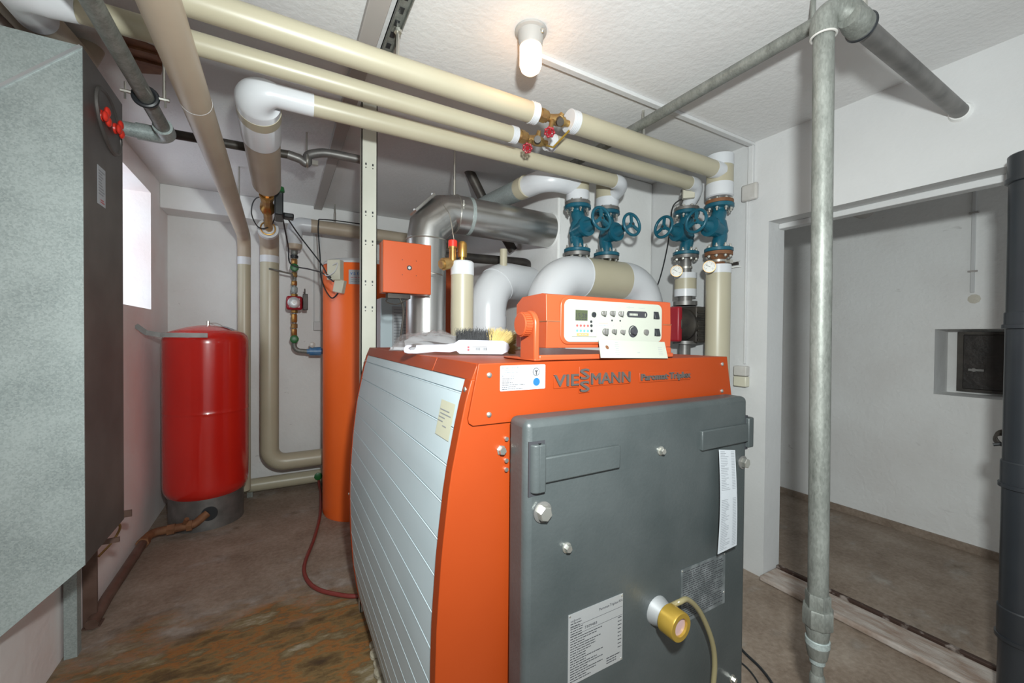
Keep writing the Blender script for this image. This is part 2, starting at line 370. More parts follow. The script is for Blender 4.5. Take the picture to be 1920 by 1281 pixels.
# ================================================================== THE SETTING
XL, XR, YB, CE = -0.785, 2.36, 4.2, 2.47
YF = -1.3
struct('floor', MB().box(XL-0.6, 4.2, YF, 4.6, -0.12, 0), 'floor', loc=(0, 0, 0))
struct('ceiling', MB().box(XL-0.6, 4.2, YF, 4.6, CE, CE+0.12), 'ceil', loc=(0, 0, 0))
# left wall with window recess
wy0, wy1, wz0, wz1 = 2.75, 3.72, 1.515, 2.325
struct('wall_left', MB().box(XL-0.45, XL, YF, wy0, 0, CE).box(XL-0.45, XL, wy1, YB+0.3, 0, CE)
       .box(XL-0.45, XL, wy0, wy1, 0, wz0).box(XL-0.45, XL, wy0, wy1, wz1, CE), 'wall_l', loc=(0, 0, 0))
struct('window_1', MB().box(XL-0.44, XL-0.41, wy0, wy1, wz0, wz1), 'sky')
struct('wall_back', MB().box(XL, XR, YB, YB+0.3, 0, CE), 'wall_f', loc=(0, 0, 0))
struct('trim_1', MB().box(XL, XR, 3.96, YB, 2.29, CE), 'wall', bevel=0.006)         # downstand beam
# chimney block in the far right corner
struct('wall_chimney', MB().box(1.52, XR, 2.1, YB, 0, CE), 'wall', bevel=0.012, loc=(0, 0, 0))
# right wall with the wide opening
oy0, oy1, oz = 0.02, 1.28, 2.0
struct('wall_right', MB().box(XR, 2.52, oy1, 2.15, 0, CE).box(XR, 2.52, YF, oy0, 0, CE).box(XR, 2.52, oy0, oy1, oz, CE), 'wall_dim', loc=(0, 0, 0))
struct('trim_2', MB().box(2.46, 2.52, oy0, oy1, oz-0.03, oz), 'wall_dim', bevel=0.004)  # rebate under the lintel
# threshold
struct('trim_3', MB().box(XR-0.04, 2.49, oy0-0.3, oy1, 0, 0.028), 'wood', bevel=0.008)
struct('trim_4', MB().box(2.49, 2.515, oy0-0.3, oy1, 0, 0.04), 'wood_d', bevel=0.004)
# room beyond
struct('wall_far', MB().box(3.82, 4.1, YF, 0.2, 0, CE).box(3.82, 4.1, 0.985, 3.0, 0, CE).box(3.82, 4.1, 0.2, 0.985, 0, 0.985)
       .box(3.82, 4.1, 0.2, 0.985, 1.42, CE).box(4.08, 4.2, 0.2, 0.985, 0.985, 1.42), 'wall_f', loc=(0, 0, 0))
struct('wall_side', MB().box(2.52, 3.82, 2.6, 2.8, 0, CE), 'wall', loc=(0, 0, 0))
struct('baseboard_far', MB().box(3.805, 3.82, YF, 2.6, 0, 0.05), 'floor2')

# iron flap in the far niche
rt = root('iron_door', 'sooty black iron flap door set deep in the small far wall recess', 'iron door', (4.05, 0.6, 1.0))
mk('door_frame', MB().box(4.04, 4.075, 0.24, 0.93, 1.0, 1.02).box(4.04, 4.075, 0.24, 0.93, 1.385, 1.405).box(4.04, 4.075, 0.90, 0.93, 1.02, 1.385).box(4.04, 4.075, 0.24, 0.27, 1.02, 1.385), 'blackiron', rt)
mk('door_leaf', MB().box(4.03, 4.06, 0.27, 0.90, 1.02, 1.385), 'iron', rt, bevel=0.004)
mk('latch', MB().cyl((4.03, 0.845, 1.15), (4.012, 0.845, 1.15), 0.012).box(4.01, 4.02, 0.80, 0.87, 1.143, 1.157), 'steel', rt)
# conduit and mortar daub on the far wall
rt = root('wall_conduit', 'thin grey vertical conduit on the far wall ending in a yellowish smear', 'conduit', (3.81, 0.82, 1.65))
mk('tube', MB().box(3.808, 3.82, 0.808, 0.827, 1.65, CE), 'trunk', rt, bevel=0.003)
mk('clip', MB().box(3.802, 3.82, 0.797, 0.838, 1.78, 1.79), 'trunk_b', rt)
mk('clip', MB().box(3.802, 3.82, 0.797, 0.838, 2.15, 2.16), 'trunk_b', rt)
mk('filler_patch', MB().lathe((3.82, 0.81, 1.61), -X, [(0, 0.03), (0.002, 0.02), (0.003, 0.0)], 9), 'daub', rt)
# round duct under the far room's ceiling
thing('ceiling_pipe', MB().tube([(2.75, 1.12, 2.14), (3.10, 1.12, 2.14)], 0.055), 'trunk_b', 'shaded grey pipe stub seen just under the opening lintel', 'pipe')

# ================================================================== BOILER
def px(z):                        # barrel shaped side: X of the left side at height z
    T = [(0.04, 0.342), (0.15, 0.312), (0.3, 0.290), (0.45, 0.279), (0.62, 0.274), (0.75, 0.277), (0.9, 0.287), (1.05, 0.304), (1.2, 0.334), (1.257, 0.350), (1.30, 0.364)]
    for (a, b), (c, d) in zip(T, T[1:]):
        if z <= c: return b+(d-b)*(z-a)/(c-a)
    return T[-1][1]
def mir(x): return 1.588-x
boiler = root('heating_boiler', 'big orange and grey floor boiler with curved slatted sides and a thick grey front door', 'boiler', (0.794, 1.4, 0))
zs = [0.04+(1.257-0.04)*i/26 for i in range(27)]
def frame(y0, y1): return MB().prism([(px(z), z) for z in zs]+[(mir(px(z)), z) for z in reversed(zs)], (0, y0, 0), X, Z, Y, y1-y0)
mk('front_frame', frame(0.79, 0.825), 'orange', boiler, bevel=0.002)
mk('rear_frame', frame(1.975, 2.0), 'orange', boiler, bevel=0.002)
def side(f):
    g = [1.226-0.0775*i for i in range(16)]; ins = 0.003; prof = []
    z = 1.256; prof.append(z); tops = []
    pts = [(px(1.256)+ins, 1.256)]
    for k in g:
        if k < 0.06: break
        for zz, d in ((k+0.0020, 0.0), (k+0.0012, 0.004), (k-0.0006, 0.003), (k-0.0014, -0.0006), (k-0.0024, -0.0006), (k-0.0032, 0)): pts.append((px(zz)+ins+d, zz))
        for q in (0.33, 0.66):
            zz = k-0.0775*q
            if zz > 0.045: pts.append((px(zz)+ins, zz))
    pts.append((px(0.042)+ins, 0.042))
    outer = [(f(x), z) for x, z in pts]; inner = [(f(x+0.012), z) for x, z in reversed(pts)]
    return MB().prism(outer+inner, (0, 0.825, 0), X, Z, Y, 1.15)
mk('side_panel', side(lambda x: x), 'panelgrey', boiler, smooth=12)
mk('side_panel', side(mir), 'panelgrey', boiler, smooth=12)
mk('boiler_body', MB().prism([(px(z)+0.02, z) for z in zs]+[(mir(px(z)+0.02), z) for z in reversed(zs)], (0, 0.83, 0), X, Z, Y, 1.14), 'steel', boiler)
mk('plinth', MB().box(0.42, 1.17, 0.9, 1.92, 0, 0.04), 'concrete', boiler, bevel=0.01)
def hood(y0, y1): return MB().prism([(0.350, 1.256), (0.364, 1.291), (1.224, 1.291), (1.238, 1.256)], (0, y0, 0), X, Z, Y, y1-y0)
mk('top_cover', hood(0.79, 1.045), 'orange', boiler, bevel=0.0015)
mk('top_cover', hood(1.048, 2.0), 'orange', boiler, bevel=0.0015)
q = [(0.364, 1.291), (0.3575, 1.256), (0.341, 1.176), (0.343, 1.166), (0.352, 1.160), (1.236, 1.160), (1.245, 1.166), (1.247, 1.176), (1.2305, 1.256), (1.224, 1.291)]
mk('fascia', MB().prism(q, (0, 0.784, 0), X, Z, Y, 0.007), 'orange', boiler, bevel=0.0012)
for (x, z) in ((0.389, 1.266), (0.389, 1.181), (1.199, 1.268), (1.199, 1.184)):
    mk('screw', MB().lathe((x, 0.784, z), -Y, [(0, 0.0062), (0.002, 0.0058), (0.004, 0.003), (0.0042, 0)], 14), 'zinc', boiler)
for z in (1.235, 0.62):
    mk('screw', MB().lathe((px(z), 0.808, z), -X, [(0, 0.006), (0.002, 0.0055), (0.0035, 0)], 14), 'zinc', boiler)
for z in (1.23, 0.62):
    mk('screw', MB().lathe((px(z), 1.988, z), -X, [(0, 0.006), (0.003, 0.005), (0.0045, 0)], 14), 'zinc', boiler)
mk('frame_bolt', MB().lathe((0.422, 0.79, 1.099), -Y, [(0, 0.0115), (0.003, 0.0115), (0.0032, 0.009), (0.012, 0.0085)], 6), 'zinc', boiler)
for z in (1.123, 1.075, 1.055):
    mk('frame_bolt', MB().hexa((0.434, 0.79, z), -Y, 0.005, 0.006), 'zinc', boiler)
# brand lettering, raised
mb = MB(); y = 0.7838
for s_, x0_, wd in (('VIE', 0.557, 0.072), ('MANN', 0.669, 0.132)):
    for k_, (dx, dz) in enumerate(((-0.0008, 0), (0, 0), (0.0008, 0), (0, 0.0005), (0, -0.0005))): mb.text(s_, (x0_+dx, y, 1.2325+dz), X, Z, 0.0275, wd, 0.0045+0.00012*k_, 0)
for k_, dz in enumerate((-0.0009, 0, 0.0009)):
    mb.text('S', (0.6335, y, 1.2465+dz), X, Z, 0.025, 0.029, 0.005+0.00012*k_, 0); mb.text('S', (0.6335, y, 1.2160+dz), X, Z, 0.025, 0.029, 0.005+0.00012*k_, 0)
mk('brand_lettering', mb, 'lettering', boiler)
mk('lettering_base', MB().box(0.557, 0.629, 0.782, 0.784, 1.2275, 1.262).box(0.667, 0.803, 0.782, 0.784, 1.2275, 1.262).box(0.632, 0.665, 0.782, 0.784, 1.212, 1.277), 'orange', boiler, bevel=0.0008)
mk('model_lettering', MB().text('Paromat·Triplex', (0.842, 0.782, 1.234), X, Z, 0.0175, 0.200, 0.004).text('Paromat·Triplex', (0.8425, 0.782, 1.2343), X, Z, 0.0175, 0.200, 0.00412).text('Paromat·Triplex', (0.8415, 0.782, 1.2337), X, Z, 0.0175, 0.200, 0.00424), 'lettering', boiler)
mk('lettering_base', MB().box(0.838, 1.045, 0.782, 0.784, 1.2275, 1.2545), 'orange', boiler, bevel=0.0008)
# inspection sticker on the fascia
mb = MB().prism(roundrect(0.118, 0.056, 0.003), (0.415, 0.7835, 1.2295), X, Z, -Y, 0.0006, 0); yy = 0.7828
for i, (s_, h_, wd) in enumerate((('Anlage überprüft', 0.0042, 0.042), ('• Umweltschutz', 0.0030, 0.030), ('• Energieeinsparung', 0.0030, 0.039), ('', 0.0018, 0.009), ('Armin Urban', 0.0036, 0.032), ('', 0.0022, 0.03), ('', 0.0022, 0.024), ('', 0.0026, 0.027), ('', 0.0021, 0.058), ('', 0.0021, 0.036), ('', 0.0021, 0.052))):
    if i in (0, 1, 2, 4): mb.text(s_, (0.4195, yy, 1.2785-i*0.0046), X, Z, h_, wd, 0.0002, 1)
    else: scrawl(mb, 0.4195, yy, 1.2785-i*0.0046, h_, wd, 1)
mb.lathe((0.508, yy, 1.269), -Y, [(0, 0.0092), (0.0002, 0.0092)], 24, 1)
mb.lathe((0.508, yy-0.0003, 1.269), -Y, [(0, 0.0076), (0.0002, 0.0076)], 24, 0)
mb.box(0.5065, 0.5095, yy-0.0008, yy-0.0005, 1.262, 1.270, 1).box(0.5035, 0.5125, yy-0.0008, yy-0.0005, 1.270, 1.2725, 1)
mb.lathe((0.509, yy, 1.246), -Y, [(0, 0.0092), (0.0002, 0.0092)], 24, 2)
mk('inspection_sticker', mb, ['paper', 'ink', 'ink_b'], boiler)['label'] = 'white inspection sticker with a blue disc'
# yellowed note stuck on the side
e = at(851, 755, X=0.33); mb = MB(); n0 = []
zt, zb_, ya, yb_ = 1.198, 1.118, 0.842, 0.930
def sp(y_, z_, d=0.0): return Vector((px(z_)+0.0018-d, y_, z_))
k = 5; vs = []; fs = []
for i in range(k+1):
    z_ = zt+(zb_-zt)*i/k; vs += [sp(ya, z_), sp(yb_, z_)]
for i in range(k): fs.append((2*i, 2*i+1, 2*i+3, 2*i+2))
mb.add(vs, fs, 0)
for i, (a_, b_) in enumerate(((0.0, 0.75), (0.06, 0.9), (0.0, 0.5), (0.0, 0.38), (0.4, 0.7))):
    z_ = 1.178-i*0.0085; y0_, y1_ = 0.926-a_*0.08, 0.926-b_*0.08
    mb.add([sp(y0_, z_, 0.0006), sp(y1_, z_, 0.0006), sp(y1_, z_-0.0022, 0.0006), sp(y0_, z_-0.0022, 0.0006)], [(0, 1, 2, 3)], 1)
mk('paper_note', mb, ['paper_y', 'ink_g'], boiler)['label'] = 'yellowed note on the grey side'

# -- combustion door
D0, D1, DZ0, DZ1, DY = 0.437, 1.215, 0.06, 1.176, 0.71
door = mk('combustion_door', MB().box(D0, D1, DY, 0.786, DZ0, DZ1), 'doorgrey', boiler, bevel=0.016, bseg=4)
for (fx, zt_, zb2) in ((lambda x: x, 1.128, 1.021), (lambda x: 1.684-x, 1.115, 1.021)):
    a_, b_ = fx(0.441), fx(0.483); lo, hi = min(a_, b_), max(a_, b_)
    mk('hinge_recess', MB().box(max(lo, 0.4445), min(hi+0.001, 1.2145), DY-0.0006, DY+0.02, zb2-0.003, zt_+0.004), 'ink', door)
    s0, s1 = fx(0.475), fx(0.692)
    mb = MB().box(min(s0, s1), max(s0, s1), DY-0.009, DY+0.004, 1.043, 1.097)
    p0, p1 = fx(0.449), fx(0.481)
    mb.tube([(fx(0.463), DY+0.004, zb2+0.004), (fx(0.463), DY+0.004, zt_-0.002)], 0.0155, 20)
    mb.box(min(fx(0.463), p1), max(fx(0.463), p1), DY-0.0115, DY+0.004, zb2+0.004, zt_-0.002)
    mk('hinge', mb, 'doorgrey', door, bevel=0.003)
def bolt(x, z, r, par, dark=True, h=0.012):
    mb = MB().lathe((x, DY, z), -Y, [(0, r*1.35), (0.003, r*1.35), (0.0035, r*1.2)], 24, 1 if dark else 0)
    mb.lathe((x, DY-0.003, z), -Y, [(0, r), (h, r), (h+0.002, r*0.86)], 6, 0)
    mk('bolt', mb, ['zinc', 'steel'], par)
bolt(0.479, 0.981, 0.0165, door); bolt(1.190, 0.982, 0.0145, door)
bolt(0.543, 0.890, 0.0085, door, False, 0.008); bolt(0.837, 1.063, 0.0085, door, False, 0.008); bolt(1.154, 0.350, 0.0085, door, False, 0.008)
bolt(1.135, 0.905, 0.004, door, False, 0.004)
# rating plate with writing
mb = MB().box(0.550, 0.7125, DY-0.0014, DY-0.0002, 0.578, 0.7375, 0); yy = DY-0.0015
mb.text('Paromat-Triplex-RN', (0.7105, yy, 0.7195), X, Z, 0.0062, 0.072, 0.0002, 1, 'R')
mb.text('VIE', (0.5555, yy, 0.7190), X, Z, 0.0034, 0.0085, 0.0002, 1); mb.text('S', (0.5650, yy, 0.7205), X, Z, 0.0034, 0.0032, 0.0002, 1)
mb.text('S', (0.5650, yy, 0.7170), X, Z, 0.0034, 0.0032, 0.0002, 1); mb.text('MANN', (0.5692, yy, 0.7190), X, Z, 0.0034, 0.0150, 0.0002, 1)
mb.text('7309483', (0.5960, yy, 0.6925), X, Z, 0.0060, 0.036, 0.0002, 1)
for z_ in (0.7070, 0.6875): mb.box(0.5555, 0.7110, yy-0.0002, yy, z_, z_+0.0006, 1)
for i in range(24):
    z_ = 0.7135-i*0.0056
    if z_ > 0.582: scrawl(mb, 0.5558, yy, z_, 0.0030, random.uniform(0.02, 0.04) if i < 6 else random.uniform(0.035, 0.095), 1)
for i in range(9): scrawl(mb, 0.697, yy, 0.6825-i*0.0088, 0.0030, 0.0115, 1)
for i in range(3): scrawl(mb, 0.662, yy, 0.5975-i*0.0058, 0.0034, 0.030 if i else 0.043, 1)
rp = mk('rating_plate', mb, ['plate', 'ink'], door); rp['label'] = 'pale metal rating plate with printed data'
for x, z in ((0.554, 0.7335), (0.7085, 0.7335), (0.554, 0.582), (0.7085, 0.582)):
    mk('rivet', MB().lathe((x, DY-0.001, z), -Y, [(0, 0.0026), (0.0015, 0.002), (0.0019, 0)], 10), 'zinc', door)
# dark notice plate
mb = MB().box(0.922, 1.112, DY-0.0014, DY-0.0002, 0.588, 0.7345, 0)
for i in range(22):
    z_ = 0.7245-i*0.0060; x_ = 0.929
    while x_ < 1.095:
        l_ = random.uniform(0.006, 0.022); x2 = min(x_+l_, 1.104 if i % 5 else 1.06)
        if x2 > x_: mb.box(x_, x2, DY-0.0017, DY-0.0014, z_, z_+0.0020, 1)
        x_ += l_+0.0035
mk('notice_plate', mb, ['plate_d', 'ink'], door)['label'] = 'dark worn notice plate of fine print'
for x, z in ((0.926, 0.7305), (1.108, 0.7305), (0.926, 0.592), (1.108, 0.620)):
    mk('rivet', MB().lathe((x, DY-0.001, z), -Y, [(0, 0.0026), (0.0015, 0.002), (0.0019, 0)], 10), 'zinc', door)
# sight port
PX, PZ = 0.832, 0.657
mk('sight_port_collar', MB().lathe((PX, DY, PZ), -Y, [(0, 0.036), (0.006, 0.035), (0.022, 0.029), (0.040, 0.028)], 30), 'plate', door)
mk('sight_port_ring', MB().lathe((PX, DY-0.030, PZ), -Y, [(0, 0.033), (0.002, 0.0345), (0.040, 0.0345), (0.043, 0.033), (0.043, 0.0215), (0.036, 0.0205)], 36), 'gold', door)['label'] = 'brass coloured ring'
mk('sight_glass', MB().lathe((PX, DY-0.064, PZ), -Y, [(0, 0.0215), (0.003, 0.0215)], 30), 'glass', door)['label'] = 'pinkish round glass'
# things hanging on the door
thing('cooling_hose', MB().tube(spline([(0.850, 0.695, 0.665), (0.868, 0.672, 0.688), (0.902, 0.672, 0.683), (0.956, 0.675, 0.630), (1.008, 0.678, 0.540), (1.027, 0.68, 0.465), (1.018, 0.68, 0.38), (1.00, 0.68, 0.25), (1.01, 0.69, 0.08), (1.05, 0.65, 0.008), (1.15, 0.6, 0.008)]), 0.0068, 14), 'hose',
      'clear yellowed hose curving down from behind the brass sight port', 'hose')
mb = MB(); pts = []
for i in range(13):
    t = i/12; z_ = 1.040+(0.758-1.040)*t; y_ = 0.697-0.006*math.sin(t*3)-0.012*t*t
    xa = 1.057-0.018*t*t; pts.append((Vector((xa, y_, z_)), Vector((xa+0.074+0.012*t*t-0.002, y_-0.002, z_+0.006*t-0.010*(1-t)))))
vs = [p for pr_ in pts for p in pr_]; mb.add(vs, [(2*i, 2*i+1, 2*i+3, 2*i+2) for i in range(12)], 0)
for i in range(1, 60):
    t = i/61; k = int(t*12); f_ = t*12-k; a_ = pts[k][0].lerp(pts[k+1][0], f_); b_ = pts[k][1].lerp(pts[k+1][1], f_)
    if 24 < i < 30: continue
    l0, l1 = 0.08, random.uniform(0.3, 0.6); o_ = Vector((0, -0.0008, 0)); h_ = Vector((0, 0, -0.0013))
    mb.add([a_.lerp(b_, l0)+o_, a_.lerp(b_, l1)+o_, a_.lerp(b_, l1)+o_+h_, a_.lerp(b_, l0)+o_+h_], [(0, 1, 2, 3)], 1)
    mb.add([a_.lerp(b_, .72)+o_, a_.lerp(b_, .92)+o_, a_.lerp(b_, .92)+o_+h_, a_.lerp(b_, .72)+o_+h_], [(0, 1, 2, 3)], 1)
thing('paper_strip', mb, ['paper', 'ink_g'], 'long white printed paper strip hanging from the right door hinge', 'paper strip')

# ================================================================== CONTROL UNIT
cu_ = root('boiler_controller', 'orange control unit with cream faceplate, dials and clock on top of the boiler', 'control unit', (0.77, 0.92, 1.2925))
# base tray and side arms
mk('base_tray', MB().box(0.512, 0.99, 0.797, 0.95, 1.292, 1.298).box(0.526, 0.99, 0.797, 0.806, 1.292, 1.306), 'orange_p', cu_, bevel=0.003)
def arm(x0, x1):
    pr_ = [(0.797, 1.293), (0.864, 1.293)]+[(0.8305+0.0335*math.cos(R(t)), 1.378+0.0335*math.sin(R(t))) for t in range(-10, 191, 12)]
    return MB().prism(pr_, (x0, 0, 0), Y, Z, X, x1-x0)
mk('arm', arm(0.512, 0.527), 'orange_p', cu_, bevel=0.004)
mk('arm', MB().box(0.955, 0.985, 0.80, 0.86, 1.292, 1.322), 'orange_p', cu_, bevel=0.004)
kn = MB().lathe((0.512, 0.832, 1.378), -X, [(0, 0.0275), (0.018, 0.0275), (0.020, 0.0255), (0.0201, 0.001)], 36)
for i in range(28):
    t = 2*math.pi*i/28; c_ = Vector((0.503, 0.832+0.0275*math.cos(t), 1.378+0.0275*math.sin(t)))
    kn.obox(c_, X, (0, -math.sin(t), math.cos(t)), (0, math.cos(t), math.sin(t)), 0.008, 0.0018, 0.0018)
mk('locking_knob', kn, 'orange_p', cu_)
# housing: trapezoid seen from the side, open seam half way up
hy0, hy1 = 0.812, 0.955
prof = [(hy0, 1.322), (hy0-0.002, 1.386), (hy0, 1.388), (hy0+0.002, 1.452), (hy0+0.02, 1.4555), (hy1-0.03, 1.453), (hy1, 1.435), (hy1, 1.322)]
mk('housing', MB().prism(prof, (0.5545, 0, 0), Y, Z, X, 0.440), 'orange_p', cu_, bevel=0.006, bseg=3)
mk('housing_seam', MB().box(0.5535, 0.9955, 0.809, hy1+0.001, 1.3855, 1.3875), 'rust', cu_)
mk('faceplate_bezel', MB().prism(roundrect(0.363, 0.117, 0.022), (0.594, 0.8115, 1.331), X, Z, -Y, 0.0035), 'orange_p', cu_, bevel=0.0015)
FY = 0.8055
fp = mk('faceplate', MB().prism(roundrect(0.345, 0.106, 0.017), (0.604, 0.8085, 1.3365), X, Z, -Y, 0.003), 'creamp', cu_, bevel=0.0008)
def cz(x, y):                      # position on the faceplate read from the close-up
    p = at(1050+x/9.143, 550+y/9.143, Y=FY); return p.x, p.z
def disc(x, y, r, h, name, m_, seg=20, r2=None, par=fp):
    cx, cz_ = cz(x, y); return mk(name, MB().lathe((cx, FY, cz_), -Y, [(0, r), (h*0.8, r2 or r*0.96), (h, (r2 or r)*0.86)], seg), m_, par)
tx0, tz0 = cz(200, 745); tx1, tz1 = cz(625, 225)
tm = MB().box(tx0, tx1, FY-0.002, FY, tz0, tz1)
mk('timer_module', tm, 'creamp', fp, bevel=0.0006)
TY = FY-0.0021
lx0, lz0 = cz(255, 465); lx1, lz1 = cz(462, 295)
mb = MB().box(lx0, lx1, TY-0.0006, TY, lz0, lz1, 0)
mb.text('15:28', (lx0+0.002, TY-0.0007, lz0+0.0075), X, Z, 0.0105, (lx1-lx0)-0.004, 0.0002, 1)
for i in range(4): mb.box(lx0+0.003+i*0.0085, lx0+0.0085+i*0.0085, TY-0.0009, TY-0.0006, lz0+0.002, lz0+0.0042, 1)
mk('display', mb, ['lcd', 'ink'], fp)['label'] = 'clock display reading 15:28'
for row, y_, mm in ((0, 553, 'ink_pk'), (1, 640, 'ink_lb')):
    for i in range(4):
        cx, c_z = cz(284+i*61, y_+i*2); mk('button', MB().lathe((cx, TY, c_z), -Y, [(0, 0.0031), (0.0012, 0.0029)], 16), mm, fp)
cx, c_z = cz(380, 708); mk('module_label', MB().box(cx-0.019, cx+0.019, TY-0.0004, TY, c_z-0.0035, c_z+0.0035, 0).box(cx-0.013, cx-0.005, TY-0.0006, TY-0.0004, c_z-0.001, c_z+0.001, 1).box(cx-0.002, cx+0.002, TY-0.0006, TY-0.0004, c_z-0.001, c_z+0.001, 1).box(cx+0.005, cx+0.013, TY-0.0006, TY-0.0004, c_z-0.001, c_z+0.001, 1), ['tan', 'ink_g'], fp)
for (x_, y_, r_) in ((568, 368, 0.0070), (524, 487, 0.0034), (528, 557, 0.0038), (530, 645, 0.0036)):
    cx, c_z = cz(x_, y_); mk('module_button', MB().lathe((cx, TY, c_z), -Y, [(0, r_), (0.003 if r_ > 0.005 else 0.001, r_*0.95)], 18), 'black', fp)
tk = MB()
for (x_, y_, r_, sq) in ((735, 345, 0.0065, 1), (885, 345, 0.0068, 1), (1030, 352, 0.0068, 1), (765, 660, 0.0085, 1), (914, 655, 0.0060, 1), (1057, 662, 0.0057, 1)):
    cx, c_z = cz(x_, y_)
    mk('dial', MB().lathe((cx, FY, c_z), -Y, [(0, r_), (0.004, r_), (0.0045, r_*0.9)], 20).box(cx-r_*0.38, cx+r_*0.38, FY-0.012, FY-0.004, c_z-r_*0.9, c_z+r_*0.9), 'steel', fp, bevel=0.0005)
    for i in range(11):
        t = R(-60+i*30); d_ = Vector((math.cos(t), 0, math.sin(t))); tk.obox(Vector((cx, FY-0.0002, c_z))+d_*(r_+0.004), d_, Y, d_.cross(Y), 0.0012, 0.0002, 0.00025)
    tk.text('⊙', (cx, FY, c_z+r_+0.008), X, Z, 0.003, 0.003, 0.0002, 0, 'C')
mk('dial_marking', tk, 'ink_g', fp)
for (x_, y_) in ((890, 467), (1030, 472)): disc(x_, y_, 0.0026, 0.001, 'indicator', 'black')
# counter window
x0, z0 = cz(1145, 410); x1, z1 = cz(1492, 318)
mb = MB().prism(roundrect(x1-x0, z1-z0, (z1-z0)*0.48), (x0, FY, z0), X, Z, -Y, 0.0012, 0)
for i in range(6): mb.box(x0+0.009+i*0.0052, x0+0.013+i*0.0052, FY-0.0016, FY-0.0012, z0+0.0045, z0+0.0105, 1)
mb.box(x1-0.009, x1-0.007, FY-0.0016, FY-0.0012, z0+0.004, z0+0.012, 1)
mk('temperature_window', mb, ['ink', 'creamp'], fp)
# big thermostat dial
cx, c_z = cz(1250, 655); mb = MB().lathe((cx, FY, c_z), -Y, [(0, 0.0165), (0.0015, 0.016)], 30, 0).lathe((cx, FY-0.0015, c_z), -Y, [(0, 0.0095), (0.008, 0.009)], 24, 0)
for i in range(14):
    t = R(95+i*9); d_ = Vector((math.cos(t), 0, math.sin(t))); mb.obox(Vector((cx, FY-0.0017, c_z))+d_*0.0130, d_, Y, d_.cross(Y), 0.0009, 0.0002, 0.0009, 1)
for q_ in (0.3, -0.3): mb.box(cx+0.0110, cx+0.0135, FY-0.0019, FY-0.0015, c_z+0.008*q_-0.001, c_z+0.008*q_+0.001, 1)
mk('boiler_thermostat', mb, ['ink', 'creamp'], fp)
cx, c_z = cz(1467, 668); mk('safety_cap', MB().lathe((cx, FY, c_z), -Y, [(0, 0.0080), (0.006, 0.0075), (0.0065, 0.003)], 24), 'steel', fp)
for (x_, y_) in ((1645, 382), (1660, 672)):
    cx, c_z = cz(x_, y_); mk('rocker_switch', MB().box(cx-0.0098, cx+0.0098, FY-0.001, FY, c_z-0.0105, c_z+0.0105).obox((cx, FY-0.003, c_z-0.001), X, Z+Y*0.25, Y, 0.0085, 0.0085, 0.0018), 'black', fp, bevel=0.0004)
mb = MB(); cx, c_z = cz(1135, 250)
mb.text('VIE', (cx, FY, c_z), X, Z, 0.0032, 0.0085, 0.0002, 0).text('S', (cx+0.0093, FY, c_z+0.0017), X, Z, 0.0032, 0.0030, 0.0002, 0).text('S', (cx+0.0093, FY, c_z-0.0017), X, Z, 0.0032, 0.0030, 0.0002, 0).text('MANN', (cx+0.0134, FY, c_z), X, Z, 0.0032, 0.0150, 0.0002, 0)
cx, c_z = cz(1345, 262); mb.text('Trimatik-MC', (cx, FY, c_z), X, Z, 0.0030, 0.0260, 0.0002, 0)
mk('printed_name', mb, 'ink_g', fp)
mb = MB()
for y_ , mi in ((515, 0), (553, 1)):
    for i in range(7):
        cx, c_z = cz(672+i*22, y_); mb.text('⊙' if 0 else '8', (cx, FY, c_z-0.0008), X, Z, 0.0016, 0.0014, 0.0002, mi)
mk('printed_scale', mb, ['ink_r', 'ink_lb'], fp)
# open flap below the faceplate
fl_ = [at(1123, 637, Y=0.800), at(1246, 641.5, Y=0.800), at(1249, 668, Y=0.776), at(1127, 671, Y=0.776)]
fl_[2] = fl_[1]+(fl_[3]-fl_[0])
nn = (fl_[1]-fl_[0]).cross(fl_[3]-fl_[0]).normalized(); nn = -nn if nn.y > 0 else nn
fb = [p-nn*0.002 for p in fl_]; mb = MB().add(fl_+fb, [(0, 1, 2, 3), (7, 6, 5, 4), (0, 4, 5, 1), (1, 5, 6, 2), (2, 6, 7, 3), (3, 7, 4, 0)], 0)
fa = (fl_[1]-fl_[0]).normalized(); fd = (fl_[0]-fl_[3]).normalized(); fw_ = (fl_[1]-fl_[0]).length; fh = (fl_[0]-fl_[3]).length
def fpnt(a, b): return fl_[3]+fa*(a*fw_)+fd*(b*fh)+nn*0.0002
mb.lathe(fpnt(0.10, 0.58), nn, [(0, 0.0055), (0.0004, 0.0052)], 20, 2)
mb.text('180', fpnt(0.55, 0.28), fa, fd, 0.0040, 0.010, 0.0002, 1, 'C')
for i in range(7): mb.obox(fpnt(0.24, 0.86-i*0.11), fa, fd, nn, 0.005+0.0015*(i % 3), 0.0005, 0.0002, 1)
for i in range(5): mb.obox(fpnt(0.90, 0.64-i*0.11), fa, fd, nn, 0.008, 0.0005, 0.0002, 1)
mk('faceplate_flap', mb, ['creamp', 'ink_g', 'rust'], cu_)

# ================================================================== BRUSH AND BAG ON THE BOILER
TOP = 1.2925
